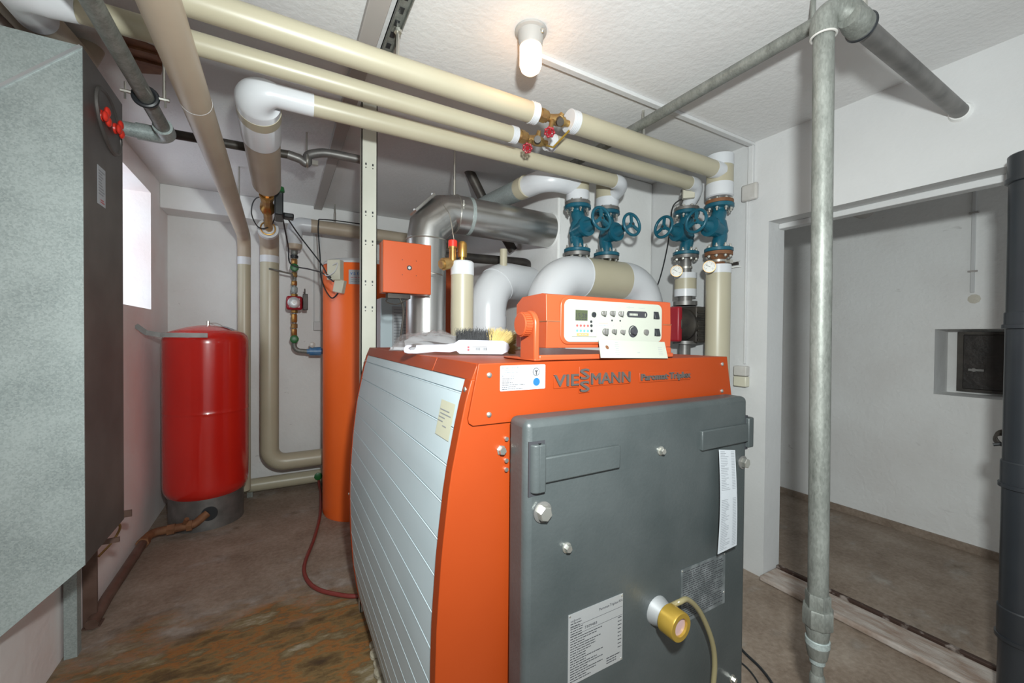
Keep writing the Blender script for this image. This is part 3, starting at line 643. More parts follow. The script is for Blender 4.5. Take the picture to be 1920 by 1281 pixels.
# axis of the brush: from the handle end to the head
bA = at(757, 663, Z=TOP+0.002); bB = at(956, 665, Z=TOP+0.002)
ba = (bB-bA); ba.z = 0; bl = ba.length; ba.normalize(); bu = Vector((0, 0, 1)); bn = ba.cross(bu)   # bn faces the camera side
if bn.y > 0: bn = -bn
def br(a, b, d=0): return bA+ba*(a*bl)+Vector((0, 0, b))+bn*d
brush = root('hand_brush', 'white plastic hand brush with black and straw bristles lying on the boiler top', 'brush', bA+ba*(bl/2))
H_ = 0.040
pl = [(0.0, 0.010), (0.01, 0.003), (0.04, 0.0), (0.13, 0.0), (0.30, 0.006), (0.44, 0.005), (0.50, 0.009), (0.53, 0.0005), (0.93, 0.0005), (0.98, 0.008), (1.0, 0.020), (0.985, 0.033), (0.94, 0.041), (0.55, 0.043), (0.52, 0.042), (0.48, 0.033), (0.40, 0.029), (0.20, 0.027), (0.12, 0.026), (0.115, 0.018), (0.10, 0.012), (0.06, 0.011), (0.045, 0.016), (0.075, 0.021), (0.075, 0.026), (0.03, 0.026), (0.006, 0.019)]
mb = MB(); poly = [br(a, b, 0.004) for a, b in pl]; pb = [br(a, b, -0.008) for a, b in pl]; n_ = len(pl)
mb.add(poly+pb, [tuple(range(n_)), tuple(range(2*n_-1, n_-1, -1))]+[(i, (i+1) % n_, n_+(i+1) % n_, n_+i) for i in range(n_)])
mk('handle_board', mb, 'pwhite', brush, bevel=0.0012)
mb = MB(); o_ = br(0.685, 0.010, 0.0045)
def bpl(a0, a1, b0, b1, m_): mb.add([br(a0, b0, 0.0046+m_*0.0002), br(a1, b0, 0.0046+m_*0.0002), br(a1, b1, 0.0046+m_*0.0002), br(a0, b1, 0.0046+m_*0.0002)], [(0, 1, 2, 3)], m_)
bpl(0.63, 0.80, 0.009, 0.026, 0)
x_ = 0.685
while x_ < 0.785:
    w_ = random.choice((0.0015, 0.003, 0.004)); bpl(x_, x_+w_, 0.012, 0.020, 1); x_ += w_+random.choice((0.002, 0.003))
    if 0.73 < x_ < 0.745: x_ = 0.75
bpl(0.65, 0.785, 0.0225, 0.0235, 1); bpl(0.605, 0.622, 0.010, 0.016, 2); bpl(0.605, 0.622, 0.018, 0.024, 2)
mk('price_label', mb, ['paper', 'ink', 'ink_r'], brush)
def bristles(a0, a1, n, m_, name, ln, fan=0):
    mb = MB()
    for _ in range(n):
        a = random.uniform(a0, a1); d_ = random.uniform(-0.030, -0.010); b0 = random.uniform(0.020, 0.040)
        k = (a-a0)/(a1-a0); lean = Vector((0, 0, 1))*random.uniform(0.7, 1.1)+bn*random.uniform(-0.8, 0.1)+ba*(random.uniform(-0.25, 0.25)+fan*k*1.3)
        p = br(a, b0, d_); q_ = p+lean.normalized()*ln*random.uniform(0.75, 1.1)
        if q_.z < TOP+0.003: q_.z = TOP+0.003
        mb.tube([p, p.lerp(q_, 0.5)+Vector((0, 0, 0.001)), q_], [0.0006, 0.0005, 0.0003], 3, False)
    o = mk(name, mb, m_, brush, smooth=80); o['kind'] = 'stuff'; return o
bristles(0.49, 0.82, 1500, 'bristle_k', 'black_bristles', 0.042)
bristles(0.80, 0.97, 1300, 'bristle_y', 'straw_bristles', 0.044, 1)
mb = MB()
for _ in range(500):
    th = random.uniform(-1.2, 1.4); p = br(0.955, 0.020, random.uniform(-0.030, -0.008))
    d_ = ba*math.cos(th)+Vector((0, 0, 1))*math.sin(th)*0.9+bn*random.uniform(-0.5, 0.1)
    q_ = p+d_*random.uniform(0.024, 0.040); q_.z = max(q_.z, TOP+0.002); mb.tube([p, q_], [0.0006, 0.0003], 3, False)
o = mk('straw_tip', mb, 'bristle_y', brush, smooth=80); o['kind'] = 'stuff'

# plastic bag with papers
bag = root('plastic_bag', 'crumpled clear plastic bag of folded papers lying on the boiler top behind the brush', 'bag', (0.515, 1.58, TOP))
bc = Vector((0.515, 1.58, TOP)); bx = Vector((0.93, -0.36, 0)).normalized(); by_ = Vector((0.36, 0.93, 0))
def pebble(hw, hd, hh, n=26, ph=0, z0=0.002, jit=0.2):
    mb = MB(); vs = []; fs = []
    for i in range(n+1):
        for j in range(n+1):
            u, v = i/n*2-1, j/n*2-1; e_ = max(0, 1-abs(u)**3)*max(0, 1-abs(v)**3)
            z_ = hh*e_**0.6*(0.75+jit*math.sin(5*u+3*v+ph)+jit*0.6*math.sin(9*u-7*v+ph*2)+0.08*math.sin(17*u+13*v))
            vs.append(bc+bx*(u*hw+0.006*math.sin(9*v+ph))+by_*(v*hd+0.006*math.sin(8*u))+Vector((0, 0, z0+max(z_, 0))))
    for i in range(n):
        for j in range(n):
            a = i*(n+1)+j; fs.append((a, a+1, a+n+2, a+n+1))
    k = len(vs); vs += [Vector((p.x, p.y, TOP+0.001)) for p in vs]
    fs += [tuple(k+q_ for q_ in reversed(f)) for f in fs]
    for i in range(n):
        for a, b in ((i, i+1), (n*(n+1)+i, n*(n+1)+i+1), (i*(n+1), (i+1)*(n+1)), (i*(n+1)+n, (i+1)*(n+1)+n)): fs.append((a, b, k+b, k+a))
    return mb.add(vs, fs)
mk('bag_film', pebble(0.135, 0.11, 0.088, jit=0.07), 'bag', bag)
def sheet(c, ax, ay, w_, h_, lift, curl, par, nm='folded_paper', m_='paper', txt=True):
    mb = MB(); n = 8; g = {}
    for i in range(n+1):
        for j in range(n+1):
            u, v = i/n*2-1, j/n*2-1
            g[i, j] = len(g); mb.V.append(c+ax*(u*w_)+ay*(v*h_)+Vector((0, 0, lift+curl*(1-u*u)+0.003*math.sin(4*u+3*v))))
    for i in range(n):
        for j in range(n): mb.F.append([g[i, j], g[i+1, j], g[i+1, j+1], g[i, j+1]]); mb.I.append(0)
    return mk(nm, mb, [m_, 'ink_g'], par)
tl = Vector((-0.10, -0.42, 0.55))
sheet(bc+Vector((0.01, -0.01, 0)), bx, Vector((0.3, 0.80, 0.28)).normalized(), 0.095, 0.055, 0.036, 0.016, bag)
sheet(bc+Vector((-0.045, -0.03, 0)), (bx+by_*0.4).normalized(), Vector((0.2, 0.85, 0.25)).normalized(), 0.060, 0.045, 0.026, 0.012, bag)
sheet(bc+Vector((0.05, -0.045, 0)), (bx-by_*0.5).normalized(), Vector((0.2, 0.85, 0.2)).normalized(), 0.055, 0.03, 0.020, 0.010, bag)
thing('folded_sheet', MB().obox(Vector((0.435, 1.62, TOP+0.006)), bx, by_, Z, 0.055, 0.04, 0.005), 'paper', 'white folded sheet sticking out left of the plastic bag', 'paper')

# ================================================================== PIPES
def collar(mb, a, b, r, m=1, n=20): mb.tube([a, b], r, 28, True, m)
# lower pipe 3 with the big white elbow going to the back
p3 = root('insulated_pipe', 'lowest beige insulated pipe under the ceiling, with large white elbow at its left end', 'pipe', (0.9, 1.75, 2.2))
Y3, Z3 = 1.76, 2.232
mk('jacket', MB().tube([(0.10, Y3, Z3), (1.66, Y3, Z3+0.01)], 0.0385, 32), 'beige', p3)
el = bend([(0.11, Y3, Z3), (-0.075, Y3, Z3), (-0.073, 2.10, Z3-0.02)], 0.062, 14)
rad = [0.0405+(0.076-0.0405)*min(1, max(0, (i-1)/(len(el)*0.8))) for i in range(len(el))]
mk('white_elbow', MB().tube(el, rad, 36), 'white', p3)['label'] = 'large glossy white elbow'
mk('tape_band', MB().tube([(-0.0735, 1.858, Z3-0.006), (-0.0735, 1.918, Z3-0.0085)], 0.0772, 36), 'beige', p3)
mk('rear_jacket', MB().tube([(-0.073, 2.09, Z3-0.02), (-0.070, 2.74, Z3-0.02)], 0.0725, 36), 'beige_d', p3)
mk('right_elbow', MB().tube(bend([(1.655, Y3, Z3+0.01), (1.748, Y3, Z3+0.01), (1.748, 1.89, Z3-0.035)], 0.07), 0.041, 28), 'white', p3)
# pipes 1 and 2: left runs
def run(label, Yp, Zp, r, x0, x1, m_='beige', wrap_at=None, extra=None):
    rt = root('insulated_pipe', label, 'pipe', ((x0+x1)/2, Yp, Zp-r), 'beige insulated pipes under the ceiling')
    mk('jacket', MB().tube([(x0, Yp, Zp), (x1, Yp, Zp)], r, 32), m_, rt)
    if wrap_at:
        mb = MB(); a, b = wrap_at; n = 5; w_ = (b-a)/n
        for i in range(n): mb.tube([(a+i*w_, Yp, Zp), (a+i*w_+w_*0.15, Yp, Zp), (a+i*w_+w_*0.85, Yp, Zp), (a+i*w_+w_, Yp, Zp)], [r+0.0008, r+0.0025, r+0.0025, r+0.0008], 32)
        mk('tape_wrap', mb, 'white', rt)
    return rt
Y1, Z1, Y2, Z2 = 1.45, 2.279, 1.60, 2.25
a1 = at(1005, 212, Y=Y1).x; a2 = at(968, 247, Y=Y2).x; b1 = at(1066, 238, Y=Y1).x; b2 = at(1025, 268, Y=Y2).x
r1l = run('upper beige ceiling pipe left of the brass valves, the one nearest the lamp', Y1, Z1, 0.0405, -0.62, a1, wrap_at=(a1-0.032, a1+0.001))
r2l = run('second beige ceiling pipe left of the brass valves, below the upper one', Y2, Z2, 0.034, -0.50, a2, wrap_at=(a2-0.03, a2+0.001))
r1r = run('beige pipe right of the brass valves, running to the rightmost riser', Y1, Z1+0.018, 0.046, b1, 2.15, wrap_at=(b1-0.001, b1+0.04))
mk('end_band', MB().tube([(2.10, Y1, Z1+0.018), (2.17, Y1, Z1+0.018)], 0.047, 32), 'white', r1r)
r2r = run('beige pipe right of the brass valves, the lower of that pair', Y2, Z2+0.015, 0.038, b2, 2.11, wrap_at=(b2-0.001, b2+0.04))
mk('elbow', MB().tube(bend([(2.10, Y2, Z2+0.015), (2.195, Y2, Z2+0.015), (2.2, 1.69, Z2-0.09)], 0.06), 0.040, 28), 'white', r2r)
# second pipe turns back along the left wall with a white elbow
mk('white_elbow', MB().tube(bend([(-0.49, Y2, Z2), (-0.62, Y2, Z2+0.01), (-0.645, 1.80, Z2+0.06)], 0.08), [0.0355]+[0.045]*11+[0.050], 28), 'white', r2l)
mk('rear_jacket', MB().tube([(-0.645, 1.79, Z2+0.06), (-0.66, 2.16, 2.375), (-0.66, 2.24, 2.48)], 0.048, 28), 'beige_d', r2l)
thing('insulated_pipe', MB().tube([(-0.70, 1.15, 2.265), (-0.725, 1.60, 2.36), (-0.728, 2.2, 2.40)], 0.05, 28), 'beige_d', 'shaded tan pipe in the top left corner above the sheet metal box', 'pipe')
# slanting big beige pipe that runs to the back and drops behind the red tank
sp_ = root('insulated_pipe', 'tan insulated pipe running overhead to the back and dropping behind the red tank', 'pipe', (-0.25, 2.5, 2.08))
mk('jacket', MB().tube(bend([(-0.247, 0.35, 2.122), (-0.247, 2.2, 2.128), (-0.252, 3.885, 2.12), (-0.252, 3.885, 1.95)], [0, 0.5, 0.10, 0], 12), 0.0455, 32), 'beige_d', sp_)
mk('joint_line', MB().ring((-0.247, 1.72, 2.1265), Y, 0.0456, 0.0007, 36, 6), 'white', sp_)
mk('drop_collar', MB().tube([(-0.252, 3.885, 1.96), (-0.252, 3.885, 1.90)], 0.0462, 28), 'white', sp_)
mk('drop_jacket', MB().tube([(-0.252, 3.885, 1.90), (-0.252, 3.885, 0.10)], 0.0445, 28), 'beige', sp_)
# big vertical pipe (with elbow at the floor running behind the orange tank)
vb = root('insulated_pipe', 'thick tan vertical pipe right of the red tank, bending low towards the orange tank', 'pipe', (-0.075, 3.9, 0.22))
mk('upper_sleeve', MB().tube(bend([(-0.078, 3.42, 2.10), (-0.078, 3.88, 2.10), (-0.078, 3.88, 1.97)], 0.08), 0.068, 32), 'beige_d', vb)
mk('end_disc', MB().tube([(-0.078, 3.39, 2.10), (-0.078, 3.44, 2.10)], [0.066, 0.0695], 32), 'white', vb)
mk('collar', MB().tube([(-0.078, 3.88, 1.985), (-0.078, 3.88, 1.93)], 0.0695, 32), 'white', vb)
mk('drop_jacket', MB().tube(bend([(-0.078, 3.88, 1.95), (-0.078, 3.88, 0.29), (0.75, 3.88, 0.29)], 0.12, 14), 0.068, 32), 'beige', vb)
# low horizontal pipe close to the floor
thing('insulated_pipe', MB().tube([(-0.42, 4.02, 0.085), (0.80, 4.02, 0.085)], 0.055, 28).box(-0.24, -0.20, 3.98, 4.06, 0, 0.04, 1), ['beige', 'galv_pipe'], 'beige pipe lying close to the floor between red tank and orange tank', 'pipe')
# upper back horizontal pipe
hb = root('insulated_pipe', 'tan pipe high across the back wall, elbowing down above the small red pump', 'pipe', (0.6, 3.82, 2.2))
mk('jacket', MB().tube([(0.20, 3.82, 2.26), (1.50, 3.82, 2.24)], 0.055, 28), 'beige_d', hb)
mk('elbow', MB().tube(bend([(0.22, 3.82, 2.26), (0.100, 3.82, 2.26), (0.100, 3.82, 2.09)], 0.06), 0.058, 28), 'white', hb)
mk('cuff', MB().tube([(0.100, 3.82, 2.15), (0.100, 3.82, 2.07), (0.100, 3.82, 2.05)], [0.0575, 0.0575, 0.045], 28), 'beige_d', hb)
# motor valve between the white elbow run and the vertical pipe
mv = root('motorised_valve', 'shiny brass valve with black actuator between two tan pipe ends at the back left', 'valve', (-0.075, 3.1, 2.1))
mk('valve_body', MB().lathe((-0.073, 2.80, 2.19), Vector((0, 0.6, -0.09)), [(0, 0.026), (0.05, 0.026), (0.05, 0.040), (0.09, 0.040), (0.09, 0.030), (0.14, 0.034), (0.20, 0.030), (0.22, 0.042), (0.27, 0.042), (0.28, 0.026), (0.60, 0.026)], 10), 'brass', mv)
mk('actuator', MB().box(-0.035, 0.015, 2.92, 3.12, 2.09, 2.24).box(0.015, 0.075, 3.0, 3.08, 2.10, 2.13), 'black', mv, bevel=0.008)
mk('handle', MB().lathe((0.0, 2.9, 2.225), Z, [(0, 0.022), (0.03, 0.018)], 8), 'green', mv)
mk('clip_ring', MB().ring((-0.078, 3.385, 2.10), Y, 0.045, 0.005), 'brass', mv)
mk('cable_loop', MB().tube(spline([(-0.03, 3.1, 2.24), (-0.14, 3.2, 2.25), (-0.17, 3.25, 2.16), (-0.13, 3.3, 2.08), (-0.06, 3.3, 2.10), (-0.03, 3.2, 2.16)]), 0.004, 8), 'black', mv)

# -- pump riser at the back (x = 0.10)
RX, RY = 0.100, 3.90
ps = root('circulation_riser', 'slim riser of brass fittings and green handles carrying a small red pump at the back', 'pipe fittings', (RX, RY, 1.1))
mk('riser_pipe', MB().tube([(RX, RY, 2.07), (RX, RY, 1.30)], 0.017, 16), 'galv_pipe', ps)
def fit(z0, z1, r, m_, seg=8): mk('fitting', MB().tube([(RX, RY, z0), (RX, RY, z0+(z1-z0)*0.12), (RX, RY, z1-(z1-z0)*0.12), (RX, RY, z1)], [r*0.85, r, r, r*0.85], seg), m_, ps)
for a in ((2.07, 2.02, 0.026, 'galv_pipe', 16), (2.015, 1.99, 0.030, 'black', 16), (1.985, 1.94, 0.024, 'brass', 8), (1.87, 1.83, 0.023, 'brass_o', 8), (1.80, 1.76, 0.022, 'brass', 8), (1.75, 1.70, 0.025, 'galv', 8), (1.69, 1.655, 0.027, 'brass', 6), (1.565, 1.53, 0.027, 'brass', 6), (1.52, 1.45, 0.023, 'brass', 8), (1.44, 1.40, 0.025, 'brass_o', 8), (1.395, 1.33, 0.022, 'brass', 8)): fit(*a)
for z_ in (1.905, 1.310):
    mb = MB().lathe((RX, RY-0.03, z_), -Y, [(0, 0.030), (0.022, 0.034), (0.024, 0.030), (0.026, 0.010)], 10)
    mk('green_handwheel', mb, 'green', ps)
mk('drain_tube', MB().tube(bend([(RX, RY, 1.80), (RX-0.02, RY-0.05, 1.85), (RX-0.18, RY-0.12, 1.87)], 0.02), 0.0075, 10), 'galv_pipe', ps)
mk('bottom_elbow', MB().tube(bend([(RX, RY, 1.32), (RX, RY, 1.215), (0.20, RY, 1.205)], 0.05), 0.019, 16), 'galv_pipe', ps)
mk('pump_body', MB().box(RX-0.060, RX+0.060, RY-0.075, RY+0.02, 1.552, 1.668), 'darkred', ps, bevel=0.02, bseg=3)['label'] = 'dark red pump body'
mk('pump_dial', MB().lathe((RX-0.004, RY-0.075, 1.612), -Y, [(0, 0.047), (0.018, 0.046), (0.022, 0.040)], 28, 0).lathe((RX-0.004, RY-0.097, 1.612), -Y, [(0, 0.012), (0.004, 0.010)], 16, 1), ['plate', 'gauge'], ps)
mk('pump_terminal_box', MB().box(RX+0.062, RX+0.100, RY-0.07, RY, 1.555, 1.69).box(RX+0.072, RX+0.082, RY-0.05, RY-0.04, 1.69, 1.735), 'blackiron', ps, bevel=0.004)
fm = root('flow_regulator', 'small blue cylindrical valve with a gauge on the back wall, left of the orange tank', 'valve', (0.30, RY, 1.17))
mk('body', MB().lathe((0.195, RY, 1.205), X, [(0, 0.022), (0.02, 0.022), (0.02, 0.036), (0.11, 0.038), (0.11, 0.026), (0.17, 0.026)], 20), 'blue', fm)
mk('gauge_head', MB().lathe((0.235, RY-0.03, 1.262), -Y, [(0, 0.024), (0.012, 0.024), (0.014, 0.02)], 20).tube([(0.235, RY-0.025, 1.265), (0.235, RY-0.01, 1.22)], 0.006, 8), 'gauge', fm)
thing('socket_box', MB().box(0.262, 0.352, YB-0.045, YB, 1.385, 1.47), 'trunk', 'small grey junction box on the back wall near the orange tank', 'junction box', bevel=0.008)
thing('cable_conduit', MB().box(0.262, 0.276, YB-0.018, YB, 1.47, 2.28).box(0.315, 0.327, YB-0.015, YB, 1.47, 2.28), 'trunk', 'pair of thin grey conduits down the back wall to the junction box', 'conduit')

# -- black gas line with elbow across the back left
gl = root('black_pipe', 'thin dark pipe crossing behind the overhead pipes with an offset bend and clamp', 'pipe', (0, 2.45, 2.25))
gy = 2.55
gpt = lambda u, v: at(u, v, Y=gy)
mk('tube', MB().tube([gpt(225, 236), gpt(300, 247), gpt(440, 272), gpt(545, 291)], 0.022, 14), 'blackiron', gl)
mk('offset_bend', MB().tube(spline([gpt(540, 290), gpt(562, 298), gpt(575, 306), gpt(578, 292), gpt(600, 287), gpt(625, 289), gpt(678, 300)], 6), 0.024, 14), 'steel', gl)
mk('clamp', MB().ring(gpt(576, 302), X, 0.032, 0.007).box(gpt(563, 300).x-0.03, gpt(563, 300).x+0.005, gy-0.012, gy+0.012, gpt(563, 300).z-0.01, gpt(563, 300).z+0.03).box(gpt(585, 305).x, gpt(585, 305).x+0.03, gy-0.012, gy+0.012, gpt(585, 305).z-0.012, gpt(585, 305).z+0.012), 'zinc', gl)
mk('hanger_rod', MB().tube([gpt(575, 296), Vector((gpt(575, 296).x, gy, CE))], 0.005, 8), 'zinc', gl)
# thin galvanised pipe along the left, with elbow
gx, gz, ge = -0.412, 2.178, 2.225
tg = root('galvanised_pipe', 'galvanised conduit pipe slanting overhead at the left into an elbow by the metal box', 'pipe', (gx, 1.6, gz-0.03))
mk('tube', MB().tube([(gx-0.003, 0.5, gz+0.006), (gx, ge-0.05, gz)], 0.0245, 20), 'galv_pipe', tg)
mk('elbow', MB().tube(bend([(gx, ge-0.10, gz), (gx, ge, gz), (gx-0.10, ge, gz)], 0.045), 0.033, 20), 'galv', tg)
mk('side_tube', MB().tube([(gx-0.09, ge, gz), (-0.70, ge, gz)], 0.028, 20), 'galv', tg)
gc_ = 1.89
mk('rubber_clamp', MB().ring((gx, gc_, gz), Y, 0.032, 0.008, 28, 8), 'black', tg)
for sx in (-1, 1):
    cx_ = gx+sx*0.048
    mk('clamp_screw', MB().tube([(cx_-0.018, gc_, gz+0.004), (cx_+0.018, gc_, gz+0.004)], 0.006, 6).tube([(cx_+sx*0.006, gc_, gz-0.024), (cx_+sx*0.006, gc_, gz+0.036)], 0.0035, 6), 'zinc', tg)
mk('hanger_rod', MB().tube([(gx+0.05, gc_, gz), (gx+0.05, gc_, CE)], 0.0045, 8), 'zinc', tg)

# hanger rods and ceiling rails
for (u, v, yy_, zb3, lb) in ((852, 350, 2.2, 2.15, 'thin steel rod holding the silver flue duct from the ceiling'), (628, 415, 3.82, 2.31, 'thin steel rod above the tan pipe on the back wall'), (448, 355, 3.3, 2.16, 'thin steel rod beside the tan pipe at the back left'), (1206, 235, 1.45, 2.33, 'thin rod above the right beige pipe near the ceiling')):
    p = at(u, v, Y=yy_); thing('hanger_rod', MB().tube([(p.x, yy_, zb3), (p.x, yy_, CE)], 0.006, 8).tube([(p.x, yy_, zb3), (p.x, yy_, zb3+0.09)], 0.009, 8), 'zinc', lb, 'rod', 'hanger rods')
thing('cable_trunking', MB().box(0.25, 0.315, 0.3, 3.96, CE-0.03, CE), 'trunk_b', 'long brownish cable trunking along the ceiling behind the beige pipes', 'trunking', bevel=0.003)
mb = MB().box(0.338, 0.378, 1.1, 1.66, CE-0.012, CE)
for i in range(8): mb.box(0.350, 0.366, 1.14+i*0.065, 1.17+i*0.065, CE-0.0135, CE-0.0118, 1)
mb.box(0.338, 0.341, 1.1, 1.66, CE-0.03, CE).box(0.375, 0.378, 1.1, 1.66, CE-0.03, CE)
rl = root('mounting_rail', 'perforated metal mounting rail bolted to the ceiling at the top centre', 'rail', (0.358, 1.4, CE-0.03))
mk('rail', mb, ['galv_pipe', 'black'], rl)
mk('threaded_rod', MB().tube([(0.362, 1.48, CE-0.01), (0.362, 1.48, Z1+0.035)], 0.006, 8).hexa((0.362, 1.48, CE-0.045), Z, 0.014, 0.012), 'zinc', rl)

struct('trim_5', MB().prism([(-0.56, 2.10), (-0.50, 2.06), (-0.43, 2.09), (-0.42, 2.20), (-0.45, 2.30), (-0.52, 2.33), (-0.57, 2.22)], (0, 0, CE-0.003), X, Y, Z, 0.003).box(-0.56, -0.43, 2.13, 2.16, CE-0.012, CE-0.003).box(-0.55, -0.43, 2.21, 2.235, CE-0.012, CE-0.003), 'rust')
# -- brass strainer valves on the overhead pipes
def brass_valve(label, xa, xb, Yp, Zp, wheel, plug, capn):
    rt = root('brass_valve', label, 'valve', ((xa+xb)/2, Yp, Zp-0.03), 'brass valves in the overhead pipes')
    L_ = xb-xa+0.02; o_ = Vector((xa-0.01, Yp, Zp))
    mk('valve_body', MB().lathe(o_, X, [(0, 0.010), (L_*0.08, 0.010), (L_*0.1, 0.021), (L_*0.22, 0.026), (L_*0.34, 0.024), (L_*0.38, 0.015), (L_*0.5, 0.019), (L_*0.62, 0.025), (L_*0.80, 0.021), (L_*0.82, 0.014), (L_, 0.014)], 12), 'brass_o', rt)
    c = Vector((xa+L_*0.60, Yp, Zp))
    mk('union_nut', MB().hexa(o_+X*(L_*0.16), X, 0.0285, L_*0.12), 'brass_o', rt)
    mk('cap_nut', MB().lathe(c, capn-c, [(0, 0.015), (0.022, 0.016), (0.024, 0.012), ((capn-c).length, 0.009)], 8), 'brass_o', rt)
    mk('plug', MB().lathe(c, plug-c, [(0, 0.019), (0.012, 0.019), ((plug-c).length, 0.0155)], 16), 'blackiron', rt)
    h0 = c+Vector((-0.030, 0, -0.006)); hd = (wheel-h0).normalized()
    mk('stem', MB().tube([h0, h0.lerp(wheel, 0.6), wheel], [0.011, 0.010, 0.006], 10), 'brass_o', rt)
    ha = hd.orthogonal().normalized(); hb_ = hd.cross(ha); mb = MB().lathe(wheel-hd*0.002, hd, [(0, 0.009), (0.007, 0.009)], 12)
    for i in range(7):
        t = 2*math.pi*i/7; d_ = ha*math.cos(t)+hb_*math.sin(t); mb.ball(wheel+d_*0.0185+hd*0.002, 0.0062, seg=8); mb.tube([wheel, wheel+d_*0.014], 0.0025, 6)
    mb.ring(wheel+hd*0.002, hd, 0.0175, 0.0035, 28, 6)
    mk('red_handwheel', mb, 'darkred', rt)
    return rt
brass_valve('brass valve with red wheel in the upper overhead pipe', a1, b1, Y1, Z1+0.004, at(1030.5, 247.5, Y=1.40), at(1051, 229, Y=1.415), at(1055, 212, Y=1.43))
brass_valve('brass valve with red wheel in the lower overhead pipe', a2, b2, Y2, Z2+0.004, at(989, 277.5, Y=1.545), at(1008, 261, Y=1.56), at(1011, 245, Y=1.57))
vp = at(1043, 252, Y=1.40); vq = at(1018, 283, Y=1.50)
thing('drain_tube', MB().tube([Vector((b1-0.01, Y1-0.02, Z1-0.035)), Vector((b1-0.045, 1.50, 2.19)), Vector((b2-0.03, Y2-0.045, Z2-0.03))], 0.0045, 8), 'gold', 'thin brass tube linking the two overhead brass valves', 'tube')

# ================================================================== FLUE
flue = root('flue_duct', 'silver sheet metal flue rising behind the boiler and elbowing into the chimney', 'flue', (0.70, 2.2, 0.9))
FZ, FR, FX = 2.042, 0.107, 0.700
mk('vertical_section', MB().tube([(FX, 2.2, 0.9), (FX, 2.2, 1.88)], FR, 44), 'alu', flue)
mk('mitre_section', MB().tube([(FX, 2.2, 1.87), (FX+0.002, 2.2, 1.93), (FX+0.105, 2.2, FZ-0.004), (FX+0.165, 2.2, FZ)], [FR, FR*1.0, FR*0.99, FR], 44), 'alu', flue)
mk('horizontal_section', MB().tube([(FX+0.16, 2.2, FZ), (1.53, 2.2, FZ-0.005)], FR, 44), 'alu', flue)
mk('seam_ring', MB().ring((FX+0.165, 2.2, FZ), X, FR+0.001, 0.004, 44, 8), 'zinc', flue)
mk('seam_ring', MB().ring((FX, 2.2, 1.872), Z, FR+0.001, 0.004, 44, 8), 'zinc', flue)
mk('strap', MB().tube([(FX+0.235, 2.2, FZ), (FX+0.255, 2.2, FZ)], FR+0.002, 44), 'galv', flue)
cp = at(869, 386, Y=2.10); mk('strap_screw', MB().tube([cp+Vector((0, -0.004, -0.02)), cp+Vector((0, -0.004, 0.03))], 0.005, 8).hexa(cp+Vector((0, -0.004, 0.0)), Z, 0.012, 0.008), 'zinc', flue)
p, q_ = at(807, 367, Y=2.2), at(774, 396, Y=2.2)
mk('cleaning_hatch', MB().obox((p+q_)/2+Vector((0.004, 0, -0.006)), p-q_, Y, (q_-p).cross(Y), (p-q_).length/2+0.004, 0.055, 0.006), 'alu', flue)
for t in (p, q_): mk('hatch_screw', MB().ball(t+Vector((0.0, -0.03, 0.0)), 0.0065, seg=8), 'white', flue)
mk('chimney_grout', MB().tube([(1.512, 2.2, FZ-0.005), (1.522, 2.2, FZ-0.005)], [0.109, 0.116], 36), 'wall', flue)

# ================================================================== RISERS, HEADER AND TEAL VALVES
VZ = 1.842
XA, XB = 1.511, 1.738
hd_ = root('header_pipe', 'fat white and beige insulated header arching up behind the control unit', 'pipe', (1.6, 1.9, 1.3))
HR, HZ = 0.118, 1.702
arc = bend([(1.30, 1.9, 1.296), (1.30, 1.9, HZ), (1.62, 1.9, HZ)], 0.20, 16)
mk('left_elbow', MB().tube(arc[:-1]+[Vector((1.545, 1.9, HZ))], HR, 40), 'white', hd_)
mk('seam', MB().ring((1.545, 1.9, HZ), X, HR+0.0005, 0.003, 40, 8), 'white', hd_)
mk('jacket', MB().tube([(1.545, 1.9, HZ), (1.86, 1.9, HZ)], HR-0.0005, 40), 'beige', hd_)
mk('right_elbow', MB().tube(bend([(1.855, 1.9, HZ), (2.07, 1.9, HZ), (2.07, 1.9, 1.2)], 0.18, 14), HR, 40), 'white', hd_)
# smaller white elbow behind the boiler
se = root('elbow_pipe', 'white insulated elbow pipe rising behind the brush and curving to the right', 'pipe', (1.02, 2.1, 1.0))
sa = bend([(1.035, 2.115, 1.0), (1.035, 2.115, 1.68), (1.40, 2.26, 1.69)], 0.19, 18)
mk('elbow', MB().tube(sa, 0.108, 40), 'white', se)
mk('bottom_band', MB().tube([(1.035, 2.115, 1.40), (1.035, 2.115, 1.46)], 0.110, 40), 'white', se)
mk('seam', MB().ring(sa[12], (sa[13]-sa[11]), 0.1085, 0.003, 40, 8), 'white', se)
mk('vent_stub', MB().tube([(1.14, 2.12, 1.75), (1.14, 2.12, 1.86)], 0.022, 20), 'beige', se)
# left pair risers
def riser(label, x, y, r, z0, z1, band=0.05, m_='beige'):
    rt = root('insulated_riser', label, 'pipe', (x, y, z0), 'short insulated risers above the teal valves')
    mk('jacket', MB().tube([(x, y, z0+band), (x, y, z1)], r, 32), m_, rt)
    mk('white_cuff', MB().tube([(x, y, z0), (x, y, z0+0.006), (x, y, z0+band+0.002)], [r-0.006, r+0.0015, r+0.0015], 32), 'white', rt)
    mk('pipe_end', MB().tube([(x, y, z0-0.035), (x, y, z0+0.01)], 0.03, 20), 'steel', rt)
    return rt
ra = riser('insulated riser above the leftmost teal valve, joined by a white elbow', XA, 1.9, 0.066, 2.135, 2.29, 0.055)
rb = riser('insulated riser above the second teal valve from the left', XB, 1.9, 0.068, 2.135, 2.29, 0.055)
riser_big = riser('thick insulated riser above the rightmost teal valve', 2.2, 1.47, 0.071, 2.155, 2.385, 0.075)
mk('top_cap', MB().tube([(2.2, 1.47, 2.33), (2.2, 1.47, 2.392)], 0.0725, 32), 'white', riser_big)
